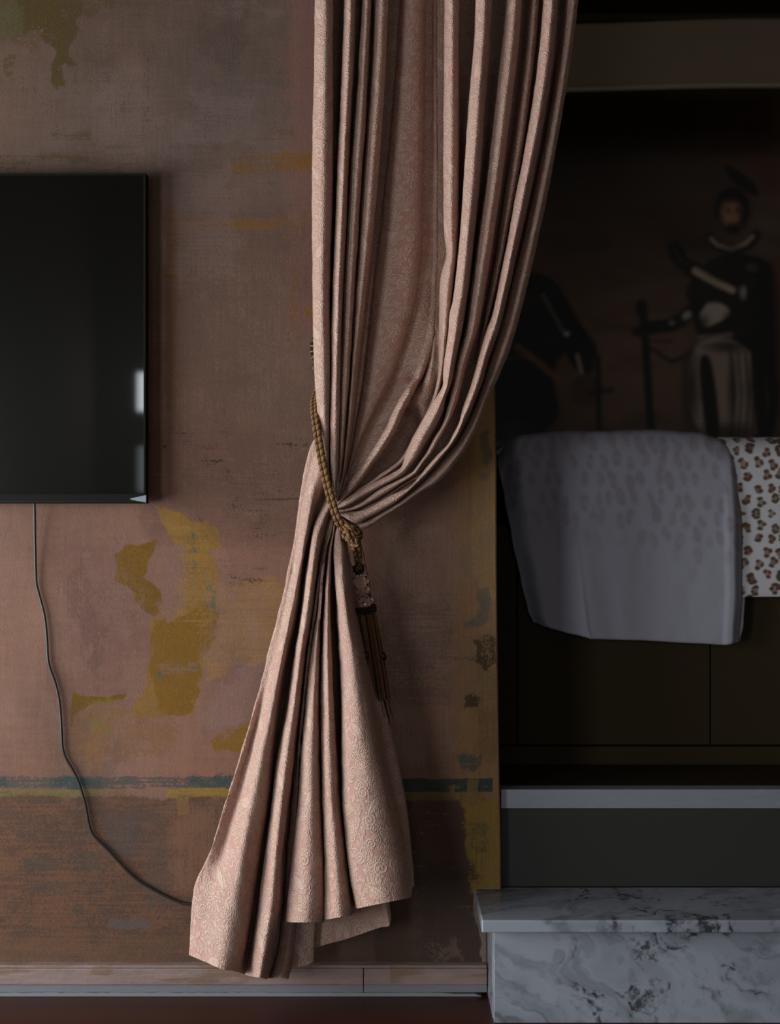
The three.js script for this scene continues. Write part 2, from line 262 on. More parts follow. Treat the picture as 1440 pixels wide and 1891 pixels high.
for (const [side, a, b] of [['left', -2.3, ROOM.z1 + 0.2], ['back', ROOM.x0, ROOM.x1]]) {
  const s = new THREE.Shape(); s.moveTo(a, 0); s.lineTo(b, 0); s.lineTo(b, ROOM.h); s.lineTo(a, ROOM.h);
  for (const w of WINDOWS) if (w.wall === side) { const p = new THREE.Path(); p.moveTo(w.c - w.w / 2, w.y0); p.lineTo(w.c - w.w / 2, w.y1); p.lineTo(w.c + w.w / 2, w.y1); p.lineTo(w.c + w.w / 2, w.y0); s.holes.push(p); }
  const g = new THREE.ExtrudeGeometry(s, { depth: 0.2, bevelEnabled: false });
  struct(`wall_${side}`, side === 'left' ? g.rotateY(-Math.PI / 2).translate(ROOM.x0, 0, 0) : g.translate(0, 0, ROOM.z1), dullWall);
}
struct('wall_right', box(ROOM.x1, ROOM.x1 + 0.15, 0, ROOM.h, -2.2, ROOM.z1 + 0.2), dullWall);
struct('wall_alcove_back', box(-0.1, 2.2, 0, ROOM.h, -2.0, -1.82), darkAlcove);
struct('wall_alcove_left', box(0.0, 0.12, 0, ROOM.h, -1.82, -0.117), darkAlcove);
struct('wall_alcove_right', box(1.95, 2.1, 0, ROOM.h, -1.82, -0.117), darkAlcove);
struct('ceiling_alcove', box(0.12, 1.95, 2.45, 2.55, -1.82, -0.117), darkAlcove);
const frameMat = std({ color: rgb(0.5, 0.47, 0.42), roughness: 0.5 });
const paneMat = new THREE.MeshPhysicalMaterial({ color: 0xffffff, transmission: 1, thickness: 0, roughness: 0, ior: 1.45 });
WINDOWS.forEach((w, i) => {
  const g = new THREE.Group(); g.name = `window_${i + 1}`; g.userData.kind = 'structure'; scene.add(g);
  const f = 0.06, h = w.w / 2, at = (list) => list.map((q) => (w.wall === 'left' ? q.rotateY(Math.PI / 2).translate(ROOM.x0 - 0.12, 0, w.c) : q.translate(w.c, 0, ROOM.z1 + 0.12)));
  part('window_frame', at([box(-h, h, w.y0, w.y0 + f, -0.03, 0.03), box(-h, h, w.y1 - f, w.y1, -0.03, 0.03), box(-h, -h + f, w.y0, w.y1, -0.03, 0.03), box(h - f, h, w.y0, w.y1, -0.03, 0.03), box(-0.03, 0.03, w.y0, w.y1, -0.025, 0.025)]), frameMat, g);
  for (const [a, b] of [[-h + f, -0.03], [0.03, h - f]]) part('pane', at([box(a, b, w.y0 + f, w.y1 - f, -0.003, 0.003)]), paneMat, g);
});

// ---------------------------------------------------------------- baseboard
const baseBump = dataTexture(512, 128, (x, y, o) => { o[0] = o[1] = o[2] = 255 * clamp(0.6 * fbm(x * 0.03, y * 0.3, 3) + 0.4 * fbm(x * 0.2, y * 0.2, 3)); });
baseBump.repeat.set(2, 8);
const baseMap = dataTexture(1024, 256, (x, y, o) => {
  const n = fbm(x * 0.02, y * 0.06, 4), r = smooth(0.56, 0.72, fbm(x * 0.012 + 5, y * 0.05 + 3, 3));
  o[0] = srgb(lerp(0.2, 0.16, r) * (0.8 + 0.4 * n)); o[1] = srgb(lerp(0.132, 0.09, r) * (0.8 + 0.4 * n)); o[2] = srgb(lerp(0.112, 0.06, r) * (0.8 + 0.4 * n));
}, true);
baseMap.repeat.set(1.1, 5);
const basePaint = std({ map: baseMap, bumpMap: baseBump, bumpScale: 0.0008, roughness: 0.6 }), greyPaint = std({ color: rgb(0.13, 0.13, 0.14), bumpMap: baseBump, bumpScale: 0.0006, roughness: 0.5 }), whitePaint = std({ color: rgb(0.15, 0.155, 0.16), roughness: 0.7 });
{
  const g = new THREE.Group(); g.name = 'baseboard_front'; g.userData.kind = 'structure'; scene.add(g);
  for (const [a, b] of [[-1.99, -0.0485], [-0.0475, 0.178]]) part('board', metreUV(rbox(a, b, 0.021, 0.051, -0.002, 0.024, 0.002)), basePaint, g);
  for (const [a, b] of [[-1.99, -0.0485], [-0.0475, 0.178]]) part('quarter_round', metreUV(rbox(a, b, 0.007, 0.021, -0.002, 0.022, 0.0015)), greyPaint, g);
  const p = new THREE.Shape(); const r = rng(4); p.moveTo(-1.98, 0.0005);                                     // ragged white paint line on the floor
  for (let x = -1.98; x < 0.168; x += 0.012) p.lineTo(x, 0.0066 - (x > 0.1 ? 0.002 : 0) + 0.0014 * r()); p.lineTo(0.168, 0.0005);
  part('paint_edge', new THREE.ExtrudeGeometry(p, { depth: 0.0245, bevelEnabled: false }).translate(0, 0, -0.001), whitePaint, g);
  part('cap_moulding', metreUV(rbox(-1.99, 0.178, 0.0505, 0.056, -0.002, 0.019, 0.0015)), basePaint, g);
}

// ---------------------------------------------------------------- marble step and the step above it
const marble = (() => {
  const w = 1024, h = 512, map = dataTexture(w, h, (x, y, o) => {
    const u = x / w * 9, v = y / h * 4.5, du = u + 1.1 * (fbm(u * 1.3, v * 1.3, 4) - 0.5), dv = v + 1.1 * (fbm(u * 1.3 + 30, v * 1.3, 4) - 0.5), a = du * 0.78 - dv * 0.62, b = du * 0.62 + dv * 0.78;
    const cloud = fbm(a * 0.8, b * 1.8, 5), streak = fbm(a * 0.9 + 4, b * 4.6 + 8, 5), patch = smooth(0.42, 0.66, fbm(u * 0.75 + 2, v * 0.75 + 6, 3)), blot = smooth(0.52, 0.74, fbm(a * 2.2 + 11, b * 4.4 + 3, 5)), fine = fbm(u * 13, v * 13, 3), spot = smooth(0.64, 0.76, fbm(u * 5.5 + 3, v * 5.5, 3));
    const d = clamp(1.04 - 0.3 * smooth(0.3, 0.75, cloud) - 0.34 * smooth(0.46, 0.78, streak) - 0.85 * blot * patch * smooth(0.25, 0.7, fine) - 0.14 * spot, 0.12, 1.05);
    o[0] = srgb(0.25 * d); o[1] = srgb(0.258 * d); o[2] = srgb(0.29 * d + 0.002);
  }, true, THREE.MirroredRepeatWrapping);
  map.repeat.set(1 / 0.9, 1 / 0.45); return map;
})();
const marbleMat = new THREE.MeshPhysicalMaterial({ map: marble, roughness: 0.22, side: THREE.DoubleSide });
{
  const t = thing('marble_step', 'white marble step with dark grey veins jutting out below the dark opening', 'step');
  part('tread', metreUV(rbox(0.157, 1.94, 0.1662, 0.188, -0.024, 0.19, 0.003, 3)), marbleMat, t);
  part('riser', metreUV(rbox(0.1805, 1.94, 0, 0.1655, 0.137, 0.157, 0.0015)), marbleMat, t);
  part('side_slab', metreUV(rbox(0.1795, 0.1985, 0, 0.1655, -0.002, 0.1365, 0.0015)), marbleMat, t);
}
const darkPanel = std({ color: rgb(0.015, 0.0135, 0.01), roughness: 0.55 }), blackWood = new THREE.MeshPhysicalMaterial({ color: rgb(0.024, 0.015, 0.004), roughness: 0.7, specularIntensity: 0.35, side: THREE.DoubleSide });
const scuffed = (() => {
  const r = rng(5), c = document.createElement('canvas'); c.width = 1024; c.height = 64; const g = c.getContext('2d');
  g.fillStyle = '#a8a8a8'; g.fillRect(0, 0, 1024, 64);
  for (let k = 0; k < 260; k++) { g.strokeStyle = r() < 0.5 ? 'rgba(190,190,190,.25)' : 'rgba(40,40,40,.22)'; g.lineWidth = 0.5 + r() * 1.5; const x = r() * 1024, y = r() * 64; g.beginPath(); g.moveTo(x, y); g.lineTo(x + (r() - 0.5) * 60, y + (r() - 0.5) * 14); g.stroke(); }
  for (let k = 0; k < 60; k++) { g.fillStyle = `rgba(200,200,200,${0.05 + 0.12 * r()})`; g.beginPath(); g.ellipse(r() * 1024, r() * 64, 4 + r() * 26, 3 + r() * 12, r() * 3, 0, 7); g.fill(); }
  const t = new THREE.CanvasTexture(c); t.wrapS = t.wrapT = THREE.RepeatWrapping; t.repeat.set(1 / 0.7, 1 / 0.04); return t;
})();
const aluminium = std({ color: rgb(0.46, 0.48, 0.53), metalness: 0.8, roughness: 0.85, map: scuffed, roughnessMap: scuffed, bumpMap: scuffed, bumpScale: 0.0002 });
{
  const t = thing('platform_step', 'dark upper step edged with a scratched aluminium strip', 'step');
  part('riser_panel', metreUV(box(0.2065, 1.945, 0.1885, 0.336, -0.045, -0.026)), darkPanel, t);
  part('platform', ([box(0.2065, 1.945, 0.336, 0.368, -0.12, -0.026), box(0.125, 1.945, 0.336, 0.368, -1.81, -0.12)].map(metreUV)), blackWood, t);
  part('nosing_strip', metreUV(rbox(0.2062, 1.945, 0.335, 0.3705, -0.0255, -0.0215, 0.0012)), aluminium, t, { label: 'scratched aluminium nosing strip' });
  part('nosing_lip', metreUV(rbox(0.2062, 1.945, 0.3685, 0.3705, -0.06, -0.026, 0.0008)), aluminium, t);
}

// ---------------------------------------------------------------- curtain
const damask = (() => {
  const N = 1536, Q = 2048 / N, c = document.createElement('canvas'); c.width = c.height = N; const g = c.getContext('2d'), r = rng(21);
  g.fillStyle = '#000'; g.fillRect(0, 0, N, N); g.lineCap = g.lineJoin = 'round'; g.scale(1 / Q, 1 / Q);
  const leaf = (x, y, L, W, a, v = 235) => {
    g.save(); g.translate(x, y); g.rotate(a); g.beginPath(); g.moveTo(0, 0); g.bezierCurveTo(L * 0.2, -W, L * 0.75, -W * 0.8, L, W * 0.25); g.bezierCurveTo(L * 0.7, W * 0.5, L * 0.25, W, 0, 0);
    g.strokeStyle = '#000'; g.lineWidth = 6; g.stroke(); g.fillStyle = `rgb(${v},${v},${v})`; g.fill(); g.strokeStyle = 'rgba(60,60,60,.8)'; g.lineWidth = 3;
    g.beginPath(); g.moveTo(L * 0.06, 0); g.quadraticCurveTo(L * 0.5, -W * 0.1, L * 0.9, W * 0.2); for (let k = 1; k < 6; k++) { g.moveTo(L * k / 6.5, 0); g.lineTo(L * (k / 6.5 + 0.1), -W * 0.42); g.moveTo(L * k / 6.5, 0); g.lineTo(L * (k / 6.5 + 0.1), W * 0.3); } g.stroke(); g.restore();
  };
  const scroll = (x, y, R, dir, a, w) => {
    for (const [col, ww] of [['#000', w + 6], ['#f0f0f0', w]]) {
      g.strokeStyle = col; g.lineWidth = ww; g.beginPath();
      for (let k = 0; k <= 60; k++) { const t = k / 60, rr = R * (1 - 0.9 * t), th = a + dir * t * 11; const X = x + rr * Math.cos(th), Y = y + rr * Math.sin(th); k ? g.lineTo(X, Y) : g.moveTo(X, Y); }
      g.stroke();
    }
  };
  const flower = (x, y, R, n) => {
    for (const [q, k, v] of [[1, n, 240], [0.66, n - 2, 200], [0.36, 6, 245]]) for (let i = 0; i < k; i++) {
      const th = i / k * 6.283 + q; g.beginPath(); g.ellipse(x + R * q * 0.68 * Math.cos(th), y + R * q * 0.68 * Math.sin(th), R * q * 0.4, R * q * 0.3, th, 0, 7);
      g.strokeStyle = '#000'; g.lineWidth = 7; g.stroke(); g.fillStyle = `rgb(${v},${v},${v})`; g.fill(); g.strokeStyle = 'rgba(70,70,70,.7)'; g.lineWidth = 3; g.beginPath(); g.moveTo(x + R * q * 0.4 * Math.cos(th), y + R * q * 0.4 * Math.sin(th)); g.lineTo(x + R * q * 0.95 * Math.cos(th), y + R * q * 0.95 * Math.sin(th)); g.stroke();
    }
  };
  const list = [];                                                      // one half of a column, mirrored about its axis
  for (let k = 0; k < 330; k++) list.push([r() < 0.45 ? 's' : 'l', r() * 256, r() * 1024, 16 + r() * 22, r() * 6.3, r()]);
  list.push(['s', 150, 160, 46, 1.2, 0.2], ['s', 170, 330, 42, 3.6, 0.9], ['s', 120, 880, 52, 4.5, 0.3], ['l', 110, 700, 80, 0.5, 0.6], ['l', 60, 300, 84, -0.9, 0.4], ['l', 40, 820, 76, 1.9, 0.5], ['s', 205, 610, 40, 2, 0.8]);
  for (const ox of [0, 512, 1024, 1536, 2048]) for (const oy of [-1024, 0, 1024, 2048]) for (const sx of [1, -1]) {
    g.save(); g.translate(ox, oy + (ox / 512 % 2) * 512); g.scale(sx, 1);
    for (const [kind, x, y, s, a, q] of list) kind === 's' ? scroll(x, y, s, q < 0.5 ? 1 : -1, a, 5 + s * 0.12) : leaf(x, y, s * 1.7, s * 0.5, a, 205 + 50 * q);
    for (const [R, n] of [[160, 18], [112, 14], [66, 10]]) for (let i = 0; i < n; i++) { const a = i / n * 6.283; i % 2 ? leaf(R * 0.72 * Math.cos(a), 512 + R * 0.8 * Math.sin(a), R * 0.36, R * 0.13, a) : scroll(R * 0.86 * Math.cos(a), 512 + R * 0.95 * Math.sin(a), R * 0.15 + 6, 1, a + 2, 7); } flower(0, 512, 58, 10); flower(0, 60, 46, 9);
    g.restore();
  }
  const px = g.getImageData(0, 0, N, N).data, ground = [0.43, 0.232, 0.186], thread = [0.5, 0.356, 0.272];
  const at = (x, y) => px[(((y + N) % N) * N + (x + N) % N) * 4] / 255;
  const map = dataTexture(N, N, (x, y, o) => {
    const m = at(x, y), X = x * Q, Y = y * Q, rib = 0.5 + 0.5 * Math.cos(X * Math.PI * 2 / 8), n = hash(x, y), f = fbm(X * 0.09, Y * 0.09, 2), fl = smooth(0.5, 0.75, fbm(X * 0.006 + 3, Y * 0.006, 3));
    const b = m > 0.3 ? 0.8 + 0.2 * m + 0.16 * (n - 0.5) + 0.22 * (f - 0.5) : 0.86 + 0.14 * rib + 0.1 * (n - 0.5), k = smooth(0.15, 0.45, m) * (0.8 + 0.2 * fl);
    for (let q = 0; q < 3; q++) o[q] = srgb(lerp(ground[q], thread[q], k) * b);
  }, true);
  const bump = dataTexture(N, N, (x, y, o) => {
    const m = at(x, y), X = x * Q, Y = y * Q, blur = (at(x - 2, y) + at(x + 2, y) + at(x, y - 2) + at(x, y + 2) + m) / 5, rib = 0.5 + 0.5 * Math.cos(X * Math.PI * 2 / 8), fuzz = 0.5 * (1 - Math.abs(2 * fbm(X * 0.075, Y * 0.075, 2) - 1)) + 0.5 * fbm(X * 0.22, Y * 0.22, 2), big = fbm(X * 0.02, Y * 0.02, 3);
    o[0] = o[1] = o[2] = 255 * clamp(0.1 + 0.42 * blur + (m > 0.3 ? 0.6 * (fuzz - 0.4) : 0.10 * rib) + 0.16 * big);
  });
  for (const t of [map, bump]) t.repeat.set(1 / 0.56, 1 / 0.56);
  return { map, bump };
})();
const fabric = new THREE.MeshPhysicalMaterial({ map: damask.map, bumpMap: damask.bump, bumpScale: 0.0021, roughness: 0.62, specularIntensity: 0.3, sheen: 0.15, sheenRoughness: 0.5, sheenColor: rgb(0.7, 0.6, 0.52), side: THREE.DoubleSide });

// a fold is a pair of edge lines traced down the cloth; its section is a rounded roll between them with a valley after it
function line(pts, z) { return { at: (() => { const c = curveOf(pts, 0.1), n = 400, tab = c.getSpacedPoints(n); return (t) => { const f = clamp(t) * n, i = Math.min(n - 1, Math.floor(f)); return tab[i].clone().lerp(tab[i + 1], f - i); }; })(), z }; }
const onto = (v, z) => { const k = (EYE_Z - z) / (EYE_Z - 0.1); return new THREE.Vector3(v.x * k, EYE_Y + (v.y - EYE_Y) * k, z); };   // keep a traced point on its line of sight while giving it its own distance
const val = (f, t) => (typeof f === 'function' ? f(t) : f);
const ramp = (...kv) => (t) => { for (let i = 2; i < kv.length; i += 2) if (t <= kv[i]) { const u = smooth(kv[i - 2], kv[i], t); return lerp(kv[i - 1], kv[i + 1], u); } return kv[kv.length - 1]; };
function clothColumns(folds, lead, tail) {
  const cols = [];
  const mixed = (a, b, u, zf) => (t) => { const p = a.at(t).lerp(b.at(t), u); return onto(p, zf(t)); };
  folds.forEach((f, i) => {
    const d = (t) => val(f.d, t), z = (t) => val(f.z, t);
    const sk = f.skew ?? 0.0;
    if (i === 0 && lead) cols.push(...lead);
    const side = f.side ?? 0.72, tuck = (t) => 0.08 * Math.min(1, d(t) / 0.03), open = f.open;
    const under = (from, u, zf) => (t) => { const p = f.L.at(t).lerp(f.R.at(t), u(t)); return onto(p, zf(t)); };
    if (i > 0 && !open) cols.push(under(f, (t) => tuck(t), (t) => Math.min(val(folds[i - 1].v, t) + 0.006, z(t) - d(t))));
    cols.push(mixed(f.L, f.R, 0, (t) => z(t) - 0.72 * d(t)));
    cols.push(mixed(f.L, f.R, 0.18 + sk, (t) => z(t) - 0.25 * d(t)));
    cols.push(mixed(f.L, f.R, 0.54 + sk, (t) => z(t)));
    cols.push(mixed(f.L, f.R, 0.84, (t) => z(t) - 0.28 * side * d(t)));
    cols.push(mixed(f.L, f.R, 1, (t) => z(t) - side * d(t)));
    const nx = folds[i + 1];
    if (nx) {
      const zv = (t) => val(f.v, t);
      if (!open) cols.push(under(f, (t) => 1 - tuck(t), (t) => Math.min(zv(t) + 0.006, z(t) - d(t))));
      for (const u of f.wide ?? [0.5]) cols.push(mixed(f.R, nx.L, u, zv));
    }
  });
  if (tail) cols.push(...tail);
  return cols;
}
function loft(cols, rows, sub, { wrinkle = 0.0012, thick = 0.0022, seed = 0, uvRow = 0 } = {}) {
  const nc = (cols.length - 1) * sub + 1, pts = [], cr = (a, b, c, d, u) => 0.5 * (2 * b + (c - a) * u + (2 * a - 5 * b + 4 * c - d) * u * u + (3 * b - a - 3 * c + d) * u * u * u);
  for (let j = 0; j <= rows; j++) {
    const k = cols.map((f) => f(j / rows)), row = [];
    for (let i = 0; i < nc; i++) {
      const s = Math.min(cols.length - 2, Math.floor(i / sub)), u = i / sub - s, A = k[Math.max(0, s - 1)], B = k[s], C = k[s + 1], D = k[Math.min(cols.length - 1, s + 2)];
      row.push(new THREE.Vector3(cr(A.x, B.x, C.x, D.x, u), cr(A.y, B.y, C.y, D.y, u), cr(A.z, B.z, C.z, D.z, u)));
    }
    pts.push(row);
  }
  const U = [0], V = []; const ref = pts[Math.round(uvRow * rows)];
  for (let i = 1; i < nc; i++) U.push(U[i - 1] + ref[i].distanceTo(ref[i - 1]));
  for (let i = 0; i < nc; i++) { V.push([0]); for (let j = 1; j <= rows; j++) V[i].push(V[i][j - 1] - pts[j][i].distanceTo(pts[j - 1][i])); }
  const idx = (i, j) => j * nc + i, normals = (P0) => P0.map((row, j) => row.map((p, i) => {
    const a = P0[j][Math.min(nc - 1, i + 1)].clone().sub(P0[j][Math.max(0, i - 1)]), b = P0[Math.min(rows, j + 1)][i].clone().sub(P0[Math.max(0, j - 1)][i]);
    return b.cross(a).normalize();
  }));
  const n0 = normals(pts);
  for (let j = 0; j <= rows; j++) for (let i = 0; i < nc; i++) {
    const u = U[i], v = V[i][j], w = wrinkle * (2.4 * (fbm(u * 22 + seed, v * 7, 3) - 0.5) + 1.6 * (fbm(u * 60, v * 40 + seed, 3) - 0.5));
    pts[j][i].addScaledVector(n0[j][i], w);
  }
  const n1 = normals(pts), pos = [], uv = [], ind = [];
  for (const side of [0, 1]) for (let j = 0; j <= rows; j++) for (let i = 0; i < nc; i++) { const p = pts[j][i].clone().addScaledVector(n1[j][i], -thick * side); pos.push(p.x, p.y, p.z); uv.push(U[i], V[i][j]); }
  const off = nc * (rows + 1), quad = (a, b, c, d) => ind.push(a, b, c, c, b, d);
  for (let j = 0; j < rows; j++) for (let i = 0; i < nc - 1; i++) { quad(idx(i, j), idx(i, j + 1), idx(i + 1, j), idx(i + 1, j + 1)); quad(off + idx(i + 1, j), off + idx(i + 1, j + 1), off + idx(i, j), off + idx(i, j + 1)); }
  for (let j = 0; j < rows; j++) for (const i of [0, nc - 1]) quad(idx(i, j), off + idx(i, j), idx(i, j + 1), off + idx(i, j + 1));
  for (let i = 0; i < nc - 1; i++) for (const j of [0, rows]) quad(idx(i, j), idx(i + 1, j), off + idx(i, j), off + idx(i + 1, j));
  const g = new THREE.BufferGeometry();
  g.setAttribute('position', new THREE.Float32BufferAttribute(pos, 3)); g.setAttribute('uv', new THREE.Float32BufferAttribute(uv, 2)); g.setIndex(ind); g.computeVertexNormals();
  return g;
}
const TOP = -800;
const L = (...p) => line(p);
const curtain = thing('curtain', 'dusty pink damask curtain swept left and tied with a gold cord', 'curtain');
{
  const gather = ramp(0, 1, 0.78, 1, 0.97, 0.36, 1, 0.3);
  const folds = [
    { L: L([586, TOP], [581.5, 0], [576, 350], [576.5, 525], [581, 700], [586, 760], [592, 810], [599, 862], [606, 900]), R: L([622, TOP], [616, 0], [614, 350], [610, 525], [610, 700], [608, 790], [608, 868], [612, 905]), z: 0.15, d: (t) => 0.05 * gather(t), v: ramp(0, 0.035, 0.7, 0.045, 1, 0.1) },
    { L: L([640, TOP], [635, 0], [621, 350], [614.5, 525], [611, 700], [610, 790], [611, 870], [616, 918]), R: L([664, TOP], [657, 0], [642, 350], [634, 525], [628, 700], [626, 790], [624, 868], [619, 920]), z: 0.15, d: (t) => 0.042 * gather(t), v: ramp(0, 0.05, 0.7, 0.06, 1, 0.1) },
    { L: L([676, TOP], [668, 0], [645, 350], [636, 525], [629.5, 700], [627, 790], [624.5, 870], [619, 922]), R: L([694, TOP], [686, 0], [667, 350], [656, 525], [645, 700], [638, 790], [630, 870], [620, 923]), z: 0.138, d: (t) => 0.034 * gather(t), v: ramp(0, 0.06, 0.7, 0.07, 1, 0.1) },
    { L: L([700, TOP], [691, 0], [670, 350], [658, 525], [646, 700], [640, 790], [631, 870], [620, 924]), R: L([726, TOP], [718, 0], [696, 350], [677, 525], [656, 700], [648, 790], [637, 870], [622, 926]), z: 0.128, d: (t) => 0.034 * gather(t), v: ramp(0, 0.03, 0.6, 0.045, 1, 0.1), wide: [0.25, 0.7] },
    { L: L([752, TOP], [739, 0], [711, 350], [690, 525], [671, 700], [656, 790], [642, 870], [624, 928]), R: L([796, TOP], [784, 0], [779, 350], [771, 525], [722, 700], [684, 776], [652, 850], [625, 929]), z: ramp(0, 0.082, 0.7, 0.078, 0.85, 0.085, 1, 0.11), d: (t) => 0.04 * gather(t), v: ramp(0, 0.024, 0.7, 0.03, 0.85, 0.05, 1, 0.1), skew: -0.05, wide: [0.5] },
    { L: L([808, TOP], [799, 0], [800, 350], [797, 525], [786, 620], [764, 690], [750, 716], [736, 738], [724, 764], [712, 792], [686, 832], [659, 871], [636, 903], [620, 930]), R: L([814, TOP], [806, 0], [808, 350], [806, 525], [798, 640], [780, 700], [766, 722], [748, 756], [733, 790], [706, 834], [676, 876], [650, 908], [624, 932]), z: ramp(0, 0.026, 0.76, 0.03, 0.8, 0.045, 0.845, 0.085, 0.862, 0.125, 0.9, 0.14, 1, 0.12), d: ramp(0, 0.003, 0.8, 0.004, 0.862, 0.05, 0.93, 0.04, 1, 0.015), v: ramp(0, 0.022, 0.76, 0.028, 0.79, 0.04, 0.845, 0.088, 0.862, 0.09, 0.885, 0.05, 0.94, 0.05, 1, 0.1), wide: [0.3, 0.7] },
    { L: L([828, TOP], [820.5, 0], [818, 350], [819, 425], [824, 470], [817, 500], [813, 525], [810, 628], [808, 690], [800, 728], [788, 756], [764, 802], [738, 848], [699, 877], [660, 905], [624, 932]), R: L([856, TOP], [848, 0], [847, 350], [846, 425], [844, 470], [841, 500], [839, 525], [828, 628], [819, 690], [810, 728], [796, 760], [776, 800], [748, 850], [704, 884], [662, 910], [625, 935]), z: ramp(0, 0.145, 0.7, 0.14, 0.8, 0.118, 1, 0.118), d: (t) => 0.05 * gather(t), v: ramp(0, 0.03, 0.7, 0.05, 1, 0.1) },
    { L: L([892, TOP], [878, 0], [866.5, 175], [854.5, 350], [846.5, 450], [839, 525], [834, 560], [829, 578], [827, 610], [818, 690], [817, 712], [801, 740], [785, 767], [768, 799], [751, 834], [742, 862], [736, 868], [700, 887], [665, 905], [638, 925], [620, 936]), R: L([922, TOP], [909, 0], [898, 175], [885, 350], [874, 450], [867, 525], [858, 585], [854, 610], [842, 670], [834, 711], [825, 733], [818, 761], [805, 789], [785, 822], [771, 846], [757, 863], [742, 878], [700, 901], [665, 922], [643, 935], [622, 941]), z: ramp(0, 0.155, 0.8, 0.165, 1, 0.13), d: (t) => 0.055 * gather(t), v: ramp(0, 0.03, 0.7, 0.055, 1, 0.1) },
    { L: L([958, TOP], [935, 0], [916.7, 175], [895.5, 350], [880.7, 450], [870.5, 525], [858.5, 610], [845, 662], [835, 711], [827, 745], [817, 782], [801, 809], [785, 838], [768, 862], [762, 871], [742, 883], [700, 904], [665, 930], [644, 939], [622, 943]), R: L([986, TOP], [964, 0], [947, 175], [925, 350], [910, 450], [897, 525], [882.5, 610], [867, 660], [854, 711], [844, 745], [834, 770], [822, 792], [810, 812], [795, 839], [781, 855], [769, 873], [742, 892], [700, 919], [665, 938], [651, 943], [624, 946]), z: ramp(0, 0.15, 0.8, 0.15, 1, 0.128), d: (t) => 0.05 * gather(t), v: ramp(0, 0.035, 0.7, 0.055, 1, 0.1) },
    { L: L([1008, TOP], [977, 0], [960, 175], [934, 350], [919.5, 450], [906, 525], [890, 610], [874, 690], [862, 740], [842, 786], [812, 836], [782, 868], [740, 896], [700, 923], [665, 941], [622, 946]), R: L([1028, TOP], [996, 0], [979, 175], [954, 350], [934, 450], [919.5, 525], [898, 610], [882, 690], [868, 745], [848, 790], [818, 840], [788, 872], [742, 900], [702, 927], [668, 944], [624, 948]), z: ramp(0, 0.115, 0.6, 0.11, 1, 0.11), d: (t) => 0.035 * gather(t), v: ramp(0, 0.04, 0.7, 0.06, 1, 0.1) },
    { L: L([1040, TOP], [1004, 0], [985, 175], [953.5, 350], [935, 450], [920.5, 525], [906, 588], [899, 605], [883.6, 660], [869, 711], [852, 761], [848, 778], [835, 805], [829, 818], [808, 839], [785, 865], [766, 889], [756, 899], [725, 912], [700, 926], [671, 941], [622, 946]), R: L([1066, TOP], [1031, 0], [1013, 175], [980, 350], [958, 450], [942, 525], [921, 610], [903, 660], [888, 711], [869, 758], [853, 790], [844, 809], [823, 836], [795, 870], [769, 894], [756, 906], [734, 926], [699, 947], [675, 959], [660, 967], [628, 950]), z: ramp(0, 0.155, 0.8, 0.16, 1, 0.13), d: (t) => 0.05 * gather(t), v: ramp(0, 0.05, 0.7, 0.065, 1, 0.1) },
    { L: L([1080, TOP], [1042, 0], [1020, 175], [986, 350], [963, 450], [944, 525], [922, 610], [905.6, 660], [889.5, 711], [872.6, 758], [856, 792], [845.5, 811], [825, 838], [796.5, 871], [771, 897], [734, 927], [700, 948], [676, 962], [650, 968], [626, 952]), R: L([1108, TOP], [1068, 0], [1044, 175], [1013, 350], [992, 450], [975, 525], [953, 610], [936, 660], [911, 716], [894.6, 755], [883, 788], [866, 821], [844, 853], [808, 892], [776, 911], [742, 934], [704, 958], [680, 974], [655, 978], [628, 958]), z: ramp(0, 0.14, 0.8, 0.125, 1, 0.118), d: (t) => 0.05 * gather(t), side: 0.5, skew: 0.06 },
  ];
  const first = folds[0], last = folds[folds.length - 1];
  const shift = (ln, u, dx, z) => (t) => { const p = ln.at(t); p.x += dx; return onto(p, val(z, t)); };
  const lead = [shift(first.L, 0, 0.034, ramp(0, 0.045, 0.8, 0.06, 1, 0.09)), shift(first.L, 0, 0.012, ramp(0, 0.075, 0.8, 0.085, 1, 0.1))];
  const tail = [shift(last.R, 0, -0.006, ramp(0, 0.085, 0.8, 0.075, 1, 0.1)), shift(last.R, 0, -0.03, ramp(0, 0.06, 0.8, 0.05, 1, 0.09))];
  part('drape', loft(clothColumns(folds, lead, tail), 360, 4, { seed: 3, uvRow: 0.47 }), fabric, curtain);
}
